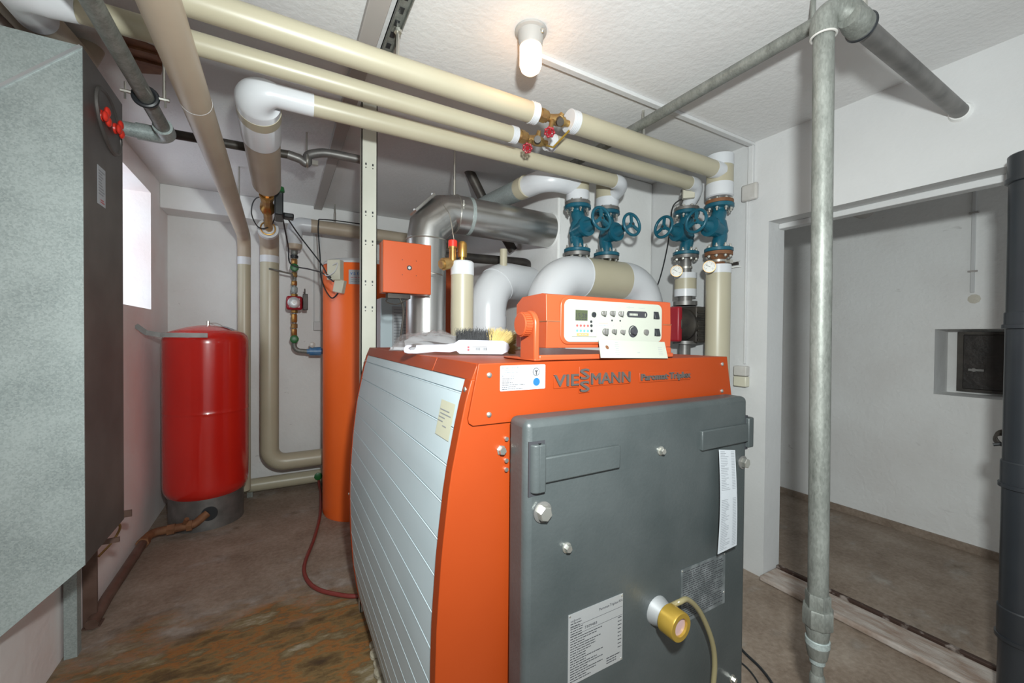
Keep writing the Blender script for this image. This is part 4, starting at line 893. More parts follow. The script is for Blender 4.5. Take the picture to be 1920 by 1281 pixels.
mk('elbow', MB().tube(bend([(XA, 1.9, 2.235), (1.30, 1.9, 2.235), (1.265, 2.10, 2.235)], 0.12, 12), 0.062, 32), 'white', ra)
mk('beige_band', MB().tube([(1.262, 2.06, 2.235), (1.257, 2.13, 2.235)], 0.064, 32), 'beige', ra)
mk('metal_clad_run', MB().tube([(1.258, 2.12, 2.235), (1.24, 2.60, 2.26), (1.24, 3.9, 2.27)], 0.062, 32), 'galv', ra)['label'] = 'metal clad length of pipe'

def make_valve(label):
    v = root('gate_valve', label, 'valve', (0, 0, 0), 'teal flanged valves')
    body = MB().tube(spline([(0, 0, 0.01), (0, 0, 0.05), (0.0, 0.012, 0.09), (0, -0.004, 0.14), (0, -0.016, 0.18), (0, 0.0, 0.225), (0, 0, 0.262)], 5),
                     [0.036]*6+[0.038]*6+[0.046]*8+[0.040]*6+[0.036]*5, 24)
    mk('body', body, 'teal', v, smooth=60)
    for z0, z1, nm in ((0, 0.020, 'bottom_flange'), (0.250, 0.272, 'top_flange')):
        mk(nm, MB().tube([(0, 0, z0), (0, 0, z0+0.002), (0, 0, z1-0.002), (0, 0, z1)], [0.074, 0.077, 0.077, 0.074], 36), 'teal', v)
    mk('mating_flange', MB().tube([(0, 0, -0.022), (0, 0, -0.002)], 0.074, 32), 'rust', v)
    mk('mating_flange', MB().tube([(0, 0, 0.273), (0, 0, 0.292)], 0.074, 32), 'rust', v)
    for zc in (0.0, 0.262):
        for i in range(8):
            t = R(22.5+45*i); c = (0.060*math.cos(t), 0.060*math.sin(t))
            mk('bolt', MB().tube([(c[0], c[1], zc-0.036), (c[0], c[1], zc+0.042)], 0.005, 8).hexa((c[0], c[1], zc+0.022 if zc == 0 else zc+0.030), Z, 0.0095, 0.009).hexa((c[0], c[1], zc-0.032 if zc == 0 else zc-0.024), Z, 0.0095, 0.009), 'zinc', v)
    mk('bonnet', MB().lathe((0, -0.005, 0.125), (0, -1, 0.12), [(0, 0.045), (0.055, 0.047), (0.065, 0.056), (0.085, 0.056), (0.088, 0.035), (0.12, 0.024), (0.135, 0.020)], 28), 'teal', v)
    mk('stem', MB().tube([(0, -0.13, 0.140), (0, -0.215, 0.150)], 0.008, 12), 'blackiron', v)
    c = Vector((0, -0.205, 0.149)); ax = Vector((0, -1, 0.12)).normalized(); a_ = X; b_ = ax.cross(X)
    mb = MB().ring(c, ax, 0.062, 0.0085, 40, 12).lathe(c-ax*0.008, ax, [(0, 0.016), (0.018, 0.014)], 16)
    for i in range(3):
        t = R(90+120*i); d_ = a_*math.cos(t)+b_*math.sin(t); mb.obox(c+d_*0.036, d_, d_.cross(ax), ax, 0.028, 0.009, 0.004)
    mk('handwheel', mb, 'teal', v, bevel=0)
    return v
v0 = make_valve('leftmost teal flanged valve with spoked handwheel, above the white header'); v0.location = (XA, 1.9, VZ); v0.rotation_euler = (0, 0, 0)
v1 = dup(v0, (XB, 1.9, VZ), 0, 'second teal flanged valve from the left, above the beige part of the header')
v2 = dup(v0, (2.2, 1.69, 1.862), R(-90), 'third teal flanged valve from the left, below a dark pipe piece and cream sensor')
v3 = dup(v0, (2.2, 1.47, 1.845), R(-90), 'rightmost teal flanged valve, above the thick beige riser')
for v_ in (v0, v1, v2):
    for ch in v_.children:
        if ch.name.startswith('mating_flange'): ch.material_slots[0].link = 'OBJECT'; ch.material_slots[0].material = M['steel']
# third valve: dark nipple above with sensor
nd = root('pipe_nipple', 'dark bare pipe piece above the third teal valve with a cream sensor strapped on', 'pipe', (2.2, 1.69, 2.15))
mk('nipple', MB().tube([(2.2, 1.69, 2.150), (2.2, 1.69, 2.165), (2.2, 1.69, 2.20), (2.2, 1.69, 2.27)], [0.05, 0.040, 0.036, 0.036], 24), 'steel', nd)
mk('strap', MB().tube([(2.2, 1.69, 2.235), (2.2, 1.69, 2.25)], 0.039, 24), 'zinc', nd)
mk('sensor_box', MB().obox((2.145, 1.635, 2.222), (0.75, -0.66, 0), Z, (0.66, 0.75, 0), 0.034, 0.032, 0.018), 'cream', nd, bevel=0.004)['label'] = 'small cream sensor box'
thing('sensor_cable', MB().tube(spline([(2.13, 1.63, 2.20), at(1263, 385, X=2.22), at(1257, 420, X=2.32), at(1251, 465, X=2.33), at(1238, 520, X=2.33), at(1222, 562, X=2.33), at(1215, 590, X=2.3)]), 0.0045, 8), 'black', 'thin black cable dropping from the cream sensor behind the header', 'cable')
# below the third valve: insulated cuff and pump
cf = root('insulated_riser', 'short beige and white insulation cuff between the third teal valve and the pump', 'pipe', (2.2, 1.69, 1.60), None)
mk('jacket', MB().tube([(2.2, 1.69, 1.62), (2.2, 1.69, 1.73)], 0.064, 32), 'beige', cf)
mk('white_cuff', MB().tube([(2.2, 1.69, 1.605), (2.2, 1.69, 1.65)], 0.0655, 32), 'white', cf)
mk('white_cuff', MB().tube([(2.2, 1.69, 1.715), (2.2, 1.69, 1.75)], 0.0655, 32), 'white', cf)
mk('bare_pipe', MB().tube([(2.2, 1.69, 1.74), (2.2, 1.69, 1.845)], 0.034, 20), 'steel', cf)
mk('hose_clamp', MB().tube([(2.2, 1.69, 1.778), (2.2, 1.69, 1.79)], 0.040, 20), 'zinc', cf)
pp = root('circulation_pump', 'black heating pump with a red front cover behind the right end of the controller', 'pump', (2.2, 1.69, 1.28))
mk('neck', MB().tube([(2.2, 1.69, 1.61), (2.2, 1.69, 1.575)], 0.040, 20).tube([(2.2, 1.69, 1.575), (2.2, 1.69, 1.55)], 0.070, 28), 'steel', pp)
mk('volute', MB().lathe((2.25, 1.69, 1.43), -X, [(0, 0.06), (0.02, 0.095), (0.08, 0.10), (0.10, 0.085), (0.18, 0.080), (0.19, 0.06)], 28), 'blackiron', pp)
mb = MB()
for i in range(7): mb.box(2.19, 2.30, 1.585, 1.60, 1.33+i*0.028, 1.345+i*0.028)
mb.box(2.19, 2.31, 1.60, 1.78, 1.32, 1.54)
mk('motor_case', mb, 'blackiron', pp, bevel=0.01)
mk('red_cover', MB().box(2.045, 2.085, 1.615, 1.765, 1.325, 1.535), 'darkred', pp, bevel=0.012, bseg=3)
mk('lower_flange', MB().tube([(2.2, 1.69, 1.33), (2.2, 1.69, 1.31)], 0.070, 28).tube([(2.2, 1.69, 1.31), (2.2, 1.69, 1.20)], 0.035, 20), 'steel', pp)
# rightmost riser down to the floor
rr = root('insulated_riser', 'tall beige vertical pipe below the rightmost teal valve, down behind the boiler', 'pipe', (2.2, 1.47, 0))
mk('jacket', MB().tube([(2.2, 1.47, 0.0), (2.2, 1.47, 1.74)], 0.066, 36), 'beige', rr)
mk('white_cuff', MB().tube([(2.2, 1.47, 1.72), (2.2, 1.47, 1.768)], 0.0675, 36), 'white', rr)
mk('bare_pipe', MB().tube([(2.2, 1.47, 1.76), (2.2, 1.47, 1.80), (2.2, 1.47, 1.825)], [0.034, 0.034, 0.055], 20), 'rust', rr)
mk('hose_clamp', MB().tube([(2.2, 1.47, 1.785), (2.2, 1.47, 1.798)], 0.042, 20).box(2.23, 2.26, 1.42, 1.44, 1.78, 1.80), 'zinc', rr)
# gauges
def gauge(label, c, r):
    d = (Vector((0, 0, 1.5))-Vector(c)); d.z *= 0.4; d.normalize(); c = Vector(c)
    rt = root('dial_gauge', label, 'gauge', c-Z*r, 'round dial thermometers')
    mk('case', MB().lathe(c-d*0.018, d, [(0, r), (0.018, r*1.04), (0.020, r*1.02), (0.020, r*0.94), (0.017, r*0.93)], 32), 'brass_o', rt)
    a_ = Z.cross(d).normalized(); b_ = d.cross(a_)
    mb = MB().lathe(c-d*0.002, d, [(0, r*0.94), (0.002, r*0.94)], 32, 0)
    for i in range(15):
        t = R(225-i*270/14); e_ = a_*math.cos(t)+b_*math.sin(t); mb.obox(c+d*0.0006+e_*r*0.78, e_, e_.cross(d), d, r*0.07, r*0.018, 0.0003, 1)
    for i, s_ in enumerate(('20', '60', '80', '120')):
        t = R(210-i*80); e_ = a_*math.cos(t)+b_*math.sin(t); mb.text(s_, c+d*0.0002+e_*r*0.56-b_*r*0.08, a_, b_, r*0.14, None, 0.0003, 1, 'C')
    t = R(150); e_ = a_*math.cos(t)+b_*math.sin(t); mb.obox(c+d*0.001+e_*r*0.25, e_, e_.cross(d), d, r*0.42, r*0.03, 0.0004, 1)
    mk('face', mb, ['gauge', 'ink'], rt)
    mk('stem', MB().tube([c-d*0.018, c-d*0.115], 0.008, 10), 'brass_o', rt)
gauge('round white dial gauge on the rightmost riser', at(1330, 500, Y=1.43), 0.0325)
gauge('round white dial gauge below the third teal valve', at(1268.5, 508.5, Y=1.63), 0.033)
cl = root('sensor_clip', 'small dark clip and wire on the white wall right of the rightmost gauge', 'clip', (2.34, 1.44, 1.77))
mk('clip_bar', MB().obox(at(1378, 495, X=2.35), Y, Z, X, 0.020, 0.008, 0.006), 'blackiron', cl)
mk('wire', MB().tube([at(1362, 494, X=2.30), at(1388, 489, X=2.352)], 0.002, 6).tube([at(1362, 502, X=2.30), at(1390, 500, X=2.352)], 0.002, 6), 'zinc', cl)
# slim beige column on the boiler with safety valve
sc_ = root('safety_column', 'slim beige column on the boiler top carrying a red capped safety valve', 'safety valve', (0.72, 1.72, TOP))
CX, CY = 0.708, 1.705
mk('jacket', MB().tube([(CX, CY, TOP), (CX, CY, 1.66)], 0.0505, 32), 'beige', sc_)
mk('white_cuff', MB().tube([(CX, CY, 1.62), (CX, CY, 1.675), (CX, CY, 1.682)], [0.052, 0.052, 0.045], 32), 'white', sc_)
vx = at(849, 440, Y=CY-0.0).x
mk('valve_stem', MB().tube([(vx, CY, 1.68), (vx, CY, 1.735)], 0.016, 12).tube([(vx, CY, 1.735), (vx, CY, 1.742)], 0.02, 12), 'brass', sc_)
mk('red_cap', MB().tube([(vx, CY, 1.742), (vx, CY, 1.768), (vx, CY, 1.772)], [0.020, 0.020, 0.016], 20), 'redp', sc_)
mk('relief_outlet', MB().lathe((vx, CY, 1.672), Vector((-1, -0.15, -0.25)), [(0, 0.018), (0.02, 0.018), (0.02, 0.026), (0.05, 0.028), (0.05, 0.020), (0.062, 0.020)], 12), 'brass_o', sc_)
ux = at(867, 440, Y=CY).x
mk('air_vent', MB().tube([(ux, CY, 1.68), (ux, CY, 1.70)], 0.011, 10).tube([(ux, CY, 1.70), (ux, CY, 1.715), (ux, CY, 1.755), (ux, CY, 1.765), (ux, CY, 1.772)], [0.019, 0.021, 0.021, 0.018, 0.010], 20), 'brass', sc_)
mk('sensor_lead', MB().tube(bend([(vx+0.006, CY, 1.772), (vx+0.004, CY+0.05, 1.90), (vx, CY+0.15, 1.98)], 0.1), 0.002, 6), 'zinc', sc_)
# cream box behind brush
cb = at(951, 622, Y=1.55)
thing('sensor_box', MB().box(0.842, 0.915, 1.52, 1.60, TOP, TOP+0.070, 0).box(0.915, 0.922, 1.52, 1.60, TOP+0.03, TOP+0.082, 0).box(0.915, 0.945, 1.53, 1.60, TOP, TOP+0.03, 1), ['cream', 'black'], 'cream terminal box on the boiler top between brush and controller', 'box')

# -- black cast pipes behind
kb = root('black_pipe', 'dark steel pipe behind the safety column, bending down at its right end', 'pipe', (1.1, 2.45, 1.8))
mk('tube', MB().tube(bend([at(735, 472, Y=2.45), at(993, 493, Y=2.45), at(1000, 560, Y=2.45)], 0.06), 0.030, 20), 'blackiron', kb)
thing('black_pipe', MB().tube([at(872, 305, Y=2.6)+Z*0.0, at(905, 372, Y=2.6), at(962, 470, Y=2.6)], 0.034, 20).tube([at(985, 440, Y=2.6), at(985, 560, Y=2.6)], 0.045, 20), 'blackiron', 'glossy black pipe slanting from the ceiling down behind the silver flue', 'pipe')
# orange panel and grey cabinet deep behind
thing('orange_cabinet', MB().box(0.86, 1.09, 2.75, 2.95, 0, 1.84), 'orange_mid_lift', 'narrow orange casing glimpsed between silver flue and beige column', 'cabinet', bevel=0.01)
gc = root('grey_cabinet', 'light grey cabinet with a printed card below the small orange box', 'cabinet', (0.72, 3.0, 0))
mk('carcass', MB().box(0.58, 0.84, 2.80, 3.00, 0, 1.60), 'panelgrey', gc, bevel=0.006)
mb = MB().box(0.655, 0.80, 2.794, 2.80, 1.25, 1.545, 0)
for i in range(14): mb.box(0.665, 0.665+random.uniform(0.06, 0.125), 2.7925, 2.794, 1.52-i*0.02, 1.526-i*0.02, 1)
mk('printed_card', mb, ['paper', 'ink_g'], gc)

# ================================================================== POST AND BURNER BOX
post = root('steel_post', 'grey perforated steel post standing between the orange tank and the boiler', 'post', (0.366, 2.10, 0))
mb = MB().box(0.337, 0.410, 2.07, 2.075, 0, CE).box(0.337, 0.341, 2.07, 2.115, 0, CE).box(0.406, 0.410, 2.07, 2.115, 0, CE)
mk('channel', mb, 'post', post)
mb = MB(); z_ = 2.34
for z_ in (2.165, 1.935, 1.795, 1.60, 1.475):
    for x_ in (0.357, 0.389):
        mb.box(x_-0.0035, x_+0.0035, 2.0685, 2.0705, z_+0.004, z_+0.014).lathe((x_, 2.0705, z_-0.008), -Y, [(0, 0.003), (0.002, 0.003)], 8)
mk('slot_row', mb, 'black', post)
bb = root('burner_controller', 'small orange square box with a centre hole mounted right of the steel post', 'control box', (0.53, 2.0, 1.54))
mk('case', MB().box(0.420, 0.655, 1.98, 2.066, 1.553, 1.800), 'orange_mid_lift', bb, bevel=0.003)
mb = MB().lathe((0.545, 1.981, 1.678), -Y, [(0, 0.012), (0.0022, 0.012)], 20, 0).lathe((0.545, 1.979, 1.678), -Y, [(0, 0.007), (0.0012, 0.007)], 16, 1)
for sx in (-1, 1):
    for sz in (-1, 1): mb.lathe((0.545+sx*0.034, 1.981, 1.678+sz*0.036), -Y, [(0, 0.002), (0.0016, 0.002)], 8, 0)
mk('key_hole', mb, ['black', 'plate'], bb)
mk('wiring', MB().tube(spline([(0.50, 2.03, 1.553), (0.52, 2.02, 1.51), (0.53, 2.03, 1.45), (0.52, 2.05, 1.32)]), 0.006, 8).box(0.45, 0.56, 2.01, 2.06, 1.53, 1.552).tube(spline([(0.46, 2.02, 1.535), (0.44, 2.0, 1.51), (0.49, 2.0, 1.50), (0.55, 2.0, 1.53)]), 0.003, 6), 'blackiron', bb)
mk('wire_stub', MB().tube([(0.655, 1.99, 1.665), (0.70, 1.98, 1.66), (0.715, 1.98, 1.655)], 0.003, 6), 'zinc', bb)

# ================================================================== TANKS
tk_ = root('expansion_tank', 'glossy red cylindrical expansion tank on a grey ring base in the left corner', 'tank', (-0.46, 3.66, 0))
TX, TYc, TR = -0.462, 3.66, 0.253
prof = [(0.19, 0.15), (0.20, 0.20), (0.225, 0.236), (0.265, TR-0.002), (0.30, TR), (0.32, TR), (0.78, TR), (0.799, TR), (0.801, TR+0.0009), (0.805, TR+0.0009), (0.807, TR), (0.83, TR), (1.28, TR), (1.305, TR), (1.335, TR-0.008), (1.358, TR-0.030), (1.375, TR-0.075), (1.395, 0.12), (1.408, 0.05), (1.412, 0.0)]
mk('shell', MB().lathe((TX, TYc, 0), Z, prof, 64), 'red', tk_, smooth=60)
# ring base with a round hole facing the room
mb = MB(); n = 64; hc = R(268); vs = []; fs = []
for i in range(n):
    t = 2*math.pi*i/n
    for r_ in (0.222, 0.216):
        for z_ in (0.0, 0.215): vs.append((TX+r_*math.cos(t), TYc+r_*math.sin(t), z_))
for i in range(n):
    j = (i+1) % n; a = 4*i; b = 4*j
    fs += [(a, b, b+1, a+1), (a+2, a+3, b+3, b+2), (a, a+2, b+2, b), (a+1, b+1, b+3, a+3)]
mb.add(vs, fs); mk('ring_base', mb, 'steel', tk_)['label'] = 'dull grey ring base'
hp = Vector((TX+0.222*math.cos(R(272)), TYc+0.222*math.sin(R(272)), 0.115))
mk('base_opening', MB().lathe(hp+Vector((0.03, 0.004, 0)), Vector((0.18, -1, 0)), [(0, 0.048), (0.006, 0.048)], 28), 'black', tk_)
mk('valve_stem', MB().tube([(TX+0.005, TYc, 1.405), (TX+0.005, TYc, 1.44)], 0.009, 10), 'zinc', tk_)
mk('seal_wire', MB().tube(spline([(TX+0.01, TYc, 1.425), (TX+0.06, TYc-0.03, 1.425), (TX+0.10, TYc-0.05, 1.40), (TX+0.06, TYc-0.06, 1.405), (TX+0.01, TYc, 1.43)]), 0.003, 6), 'zinc', tk_)
vs = []; 
for i in range(6):
    t = i/5; r_ = 0.10+0.10*t; z_ = 1.403-0.028*t-0.012*t*t
    for q2 in (-0.35, 0.15): a_ = R(-12)+q2; vs.append((TX+r_*math.cos(a_), TYc+r_*math.sin(a_), z_+0.003))
mk('type_label', MB().add(vs, [(2*i, 2*i+1, 2*i+3, 2*i+2) for i in range(5)]), 'paper', tk_)
fb_ = [Vector((XL+0.004, 3.36, 1.395)), at(274, 624, Y=3.38), at(300, 628, Y=3.385), at(388, 629, Y=3.392)]
mb = MB()
for a, b in zip(fb_, fb_[1:]):
    d_ = b-a; mb.obox((a+b)/2, d_, Z.cross(d_).cross(d_), Z.cross(d_), d_.length/2+0.004, 0.015, 0.0025)
mb.box(fb_[3].x-0.02, fb_[3].x, 3.385, 3.50, fb_[3].z-0.012, fb_[3].z-0.008)
thing('support_strap', mb, 'steel', 'bent flat metal strap from the left wall across the top of the red tank', 'bracket')
bp_ = root('floor_pipe', 'brown painted pipe on the floor along the left wall, ending in the red tank base', 'pipe', (-0.7, 3.0, 0))
mk('tube', MB().tube([(-0.742, 2.52, 0.03), (-0.738, 2.7, 0.055), (-0.735, 3.30, 0.06)], 0.024, 16), 'brown', bp_)
mk('fittings', MB().tube(bend([(-0.735, 3.28, 0.06), (-0.72, 3.40, 0.07), (-0.60, 3.40, 0.07), (-0.50, 3.40, 0.075), (-0.435, 3.44, 0.12)], 0.05), 0.026, 14).hexa((-0.735, 3.27, 0.06), Y, 0.034, 0.035).hexa((-0.64, 3.40, 0.07), X, 0.034, 0.04).hexa((-0.54, 3.40, 0.073), X, 0.036, 0.03).tube([(-0.555, 3.40, 0.08), (-0.535, 3.37, 0.13)], 0.014, 8), 'rust', bp_)

wh = root('water_heater', 'tall glossy orange cylinder water heater behind the steel post', 'water heater', (0.545, 3.36, 0))
WX, WY, WR = 0.553, 3.36, 0.277
mk('shell', MB().lathe((WX, WY, 0), Z, [(0.0, WR-0.006), (0.02, WR), (1.86, WR), (1.868, WR-0.004)], 72), 'orange_far_lift', wh, smooth=60)
mk('lid', MB().lathe((WX, WY, 1.868), Z, [(0, WR+0.004), (0.012, WR+0.004), (0.035, WR-0.02), (0.045, WR-0.07), (0.05, 0)], 64), 'trunk', wh)
def onw(deg, z, d=0.002): t = R(deg); return Vector((WX+(WR+d)*math.cos(t), WY+(WR+d)*math.sin(t), z))
vs = []
for i in range(9):
    for z_ in (1.712, 1.815): vs.append(onw(-118+i*4.2, z_))
mb = MB().add(vs, [(2*i, 2*i+2, 2*i+3, 2*i+1) for i in range(8)], 0)
for k_, ch in enumerate('Vater'[1:]):
    t_ = -116+k_*7.0; o_ = onw(t_, 1.775, 0.0035); mb.text(ch if k_ else 'va', o_, Vector((-math.sin(R(t_)), math.cos(R(t_)), 0)), Z, 0.024, None, 0.001, 1)
for i in range(3): 
    for k_ in range(5): o_ = onw(-114+k_*5, 1.755-i*0.014, 0.003); mb.obox(o_, Vector((-math.sin(R(-114+k_*5)), math.cos(R(-114+k_*5)), 0)), Z, o_-Vector((WX, WY, o_.z)), 0.009, 0.002, 0.0004, 1 if i == 0 else 2)
mb = MB().add(vs, [(2*i, 2*i+2, 2*i+3, 2*i+1) for i in range(8)], 0)
k_ = 0
for ch, adv in (('v', 4.6), ('a', 4.6), ('t', 3.2), ('e', 4.6), ('r', 4.0)):
    t_ = -115.5+k_; mb.text(ch, onw(t_, 1.778, 0.0035), Vector((-math.sin(R(t_)), math.cos(R(t_)), 0)), Z, 0.026, None, 0.001, 1); k_ += adv
for i in range(3):
    for j in range(5):
        t_ = -113+j*5; o_ = onw(t_, 1.760-i*0.015, 0.003); mb.obox(o_, Vector((-math.sin(R(t_)), math.cos(R(t_)), 0)), Z, Vector((math.cos(R(t_)), math.sin(R(t_)), 0)), 0.009 if j < 4 else 0.005, 0.0022, 0.0004, 2 if i == 0 else 3)
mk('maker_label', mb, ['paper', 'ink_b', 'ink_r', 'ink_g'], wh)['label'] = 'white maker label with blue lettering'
# thermostat on the tank
th_ = root('thermostat', 'cream two piece thermostat box fixed on the left front of the orange water heater', 'thermostat', at(630, 550, Y=3.05))
tf = Vector((-0.55, -0.83, 0)); ta = Vector((0.83, -0.55, 0)); tc_ = at(629, 507, Y=3.06)
mk('upper_box', MB().obox(tc_, ta, Z, tf, 0.046, 0.070, 0.030), 'cream', th_, bevel=0.006)
mk('lower_box', MB().obox(at(637, 537, Y=3.06), ta*0.97-Z*0.2, Z*0.97+ta*0.2, tf, 0.034, 0.046, 0.024), 'cream', th_, bevel=0.006)
mk('cable', MB().tube(spline([tc_+tf*0.035+Z*0.03, tc_+tf*0.07+ta*0.05+Z*0.035, tc_+tf*0.07+ta*0.03-Z*0.02, tc_+tf*0.05-ta*0.03-Z*0.045, tc_+tf*0.03-ta*0.06-Z*0.03]), 0.004, 8), 'trunk', th_)
# loose black cables to thermostat
thing('control_cable', MB().tube(spline([(0.0, 3.1, 2.18), at(540, 460, Y=3.4), at(545, 495, Y=3.4), at(580, 505, Y=3.3), at(604, 512, Y=3.1), at(625, 528, Y=2.98)]), 0.005, 8), 'black', 'black cable swinging from the brass motor valve to the thermostat', 'cable')
thing('control_cable', MB().tube(spline([(0.02, 3.1, 2.15), at(560, 440, Y=3.5), at(600, 492, Y=3.3), at(612, 512, Y=3.1), at(620, 520, Y=2.99)]), 0.005, 8), 'black', 'straight black cable slanting down past the tan elbow to the thermostat', 'cable')
thing('control_cable', MB().tube(spline([at(690, 422, Y=3.74), at(610, 412, Y=3.74), at(597, 420, Y=3.72), at(600, 480, Y=3.6), at(603, 525, Y=3.4), at(620, 558, Y=3.05), at(634, 550, Y=3.02)]), 0.005, 8), 'black', 'black cable hanging over the tan back pipe down to the thermostat bottom', 'cable')
# red hose on the floor
rh = root('garden_hose', 'red rubber hose curling over the floor from a green tap to the boiler', 'hose', (0.2, 2.7, 0))
mk('hose', MB().tube(spline([(0.295, 3.98, 0.06), (0.295, 3.90, 0.02), at(601, 925, Z=0.012), at(600, 965, Z=0.012), at(589, 1010, Z=0.012), at(572, 1055, Z=0.012), at(573, 1082, Z=0.012), at(592, 1103, Z=0.012), at(628, 1114, Z=0.012), at(676, 1117, Z=0.012), (0.50, 2.22, 0.012)]), 0.0105, 14), 'redhose', rh)
mk('tap', MB().lathe((0.29, 3.97, 0.10), -Y, [(0, 0.03), (0.02, 0.034), (0.025, 0.02)], 10), 'green', rh)
# concrete lumps under the boiler's left edge
mb = MB()
for i in range(5):
    c = at(700+i*4, 1210+i*17, Z=0.012); mb.ball(c, 0.018+0.006*(i % 2), (1, 1.3, 0.8), 10)
thing('mortar_lump', mb, 'concrete', 'crumbling mortar lump on the floor at the lower left boiler edge', 'rubble')

# ================================================================== SHEET METAL BOX AT THE LEFT
SX = -0.53; SY0 = at(156, 500, X=SX).y; SY1 = at(231, 600, X=SX).y
zt_ = at(154, 87, X=SX).z; zb_ = at(158.9, 1060, X=SX).z
def fxz(u, v): p = at(u, v, Y=SY0); return p.x, p.z
sl = fxz(0, 1195); sf = fxz(0, 163)
k1 = (zb_-sl[1])/(SX-sl[0]); k2 = (zt_-sf[1])/(SX-sf[0]); XW = XL+0.002
duct = root('sheet_metal_duct', 'big galvanised sheet metal box hung on the left wall, right in the left foreground', 'duct', (SX, SY0, zb_))
zw = zb_+k1*(XW-SX); zf = zt_+k2*(XW-SX)
mk('front_sheet', MB().prism([(SX, zb_), (SX, zt_), (XW, zt_), (XW, zw)], (0, SY0, 0), X, Z, Y, 0.006), 'galv', duct)['label'] = 'speckled galvanised front sheet'
mk('side_sheet', MB().box(SX-0.006, SX, SY0+0.006, SY1, zb_, zt_), 'galv_shade', duct)['label'] = 'dark shaded side sheet'
mk('top_sheet', MB().box(XW, SX-0.006, SY0+0.006, SY1, zt_-0.004, zt_), 'galv_shade', duct)
mk('bottom_sheet', MB().prism([(SX-0.006, zb_), (XW, zw), (XW, zw+0.005), (SX-0.006, zb_+0.005)], (0, SY0+0.006, 0), X, Z, Y, SY1-SY0-0.006), 'galv_shade', duct)
sa_ = Vector((SX-0.002, SY0, zt_-0.002)); sb_ = Vector((XW, SY0, zf))
mk('standing_seam', MB().obox((sa_+sb_)/2, sb_-sa_, Y, (sb_-sa_).cross(Y), (sb_-sa_).length/2, 0.006, 0.004), 'plate', duct)
mk('edge_strip', MB().box(SX-0.003, SX+0.001, SY0-0.0015, SY0+0.003, zb_, zt_), 'galv', duct)
oc = at(203, 230, X=SX); oa = (at(190, 190, X=SX)-at(226, 272, X=SX)); oa.x = 0; hl = oa.length/2; oa.normalize(); ob_ = oa.cross(X)
ring = [oc+Z*(0.082*math.sin(2*math.pi*i/40)-0.03*math.cos(2*math.pi*i/40))+Y*(0.115*math.cos(2*math.pi*i/40)) for i in range(40)]
mk('embossed_oval', MB().tube(ring, 0.009, 8, False, 0, True), 'galv_shade', duct)
mk('hatch_cover', MB().prism([(p.y-oc.y, p.z-oc.z) for p in ring], oc, Y, Z, X, 0.004), 'galv_shade', duct)
for (u, v) in ((201, 219), (226, 243)):
    c = at(u, v, X=SX+0.02)
    wn = MB().lathe(Vector((SX, c.y, c.z)), X, [(0, 0.020), (0.010, 0.018), (0.012, 0.010), (0.022, 0.010)], 16)
    for i in range(3):
        t = R(80+120*i); wn.ball(Vector((SX+0.02, c.y+0.017*math.cos(t), c.z+0.017*math.sin(t))), 0.017, (0.5, 1, 1), 12)
    mk('wing_knob', wn, 'redp', duct)
p0, p1 = at(183, 312, X=SX+0.001), at(198, 388, X=SX+0.001)
mb = MB().box(SX+0.0003, SX+0.001, p0.y, p1.y, at(190, 386, X=SX).z, at(190, 315, X=SX).z, 0)
zt2 = at(190, 315, X=SX).z; H2 = zt2-at(190, 386, X=SX).z; W2 = p1.y-p0.y
for i in range(9):
    z_ = zt2-H2*(0.10+0.075*i); mb.box(SX+0.001, SX+0.0014, p0.y+W2*0.1, p0.y+W2*random.uniform(0.5, 0.9), z_-0.004, z_, 1)
mb.box(SX+0.001, SX+0.0014, p0.y+W2*0.35, p0.y+W2*0.85, zt2-H2*0.93, zt2-H2*0.90, 2).box(SX+0.001, SX+0.0014, p0.y+W2*0.35, p0.y+W2*0.75, zt2-H2*0.87, zt2-H2*0.845, 2)
mk('adhesive_label', mb, ['paper', 'ink_g', 'ink_r'], duct)['label'] = 'narrow white adhesive label'
# its struts
ls = root('support_strut', 'galvanised U strut standing on the floor by the left wall under the metal box', 'strut', (-0.745, 2.37, 0))
mk('channel', MB().box(-0.775, -0.735, 2.35, 2.354, 0, 0.46).box(-0.775, -0.771, 2.354, 2.39, 0, 0.46).box(-0.739, -0.735, 2.354, 2.39, 0, 0.46), 'galv', ls)
mk('shelf_bracket', MB().box(-0.785, -0.60, 2.335, 2.345, 0.455, 0.475), 'brown', ls)
bs = root('angle_bar', 'dark brown steel upright on the floor against the left wall, with a copper wire loop', 'metal bar', (-0.76, 2.58, 0))
mk('upright', MB().box(-0.783, -0.735, 2.56, 2.575, 0, 0.52), 'brown', bs, bevel=0.002)
mk('angle_foot', MB().box(-0.783, -0.72, 2.54, 2.60, 0, 0.006), 'brown', bs)
mk('copper_loop', MB().tube(spline([(-0.735, 2.57, 0.47), (-0.69, 2.60, 0.46), (-0.675, 2.64, 0.41), (-0.70, 2.63, 0.35), (-0.735, 2.58, 0.31)]), 0.005, 8), 'brass_o', bs)
mk('cross_angle', MB().box(-0.785, -0.60, 2.50, 2.51, 0.50, 0.53), 'brown', bs)

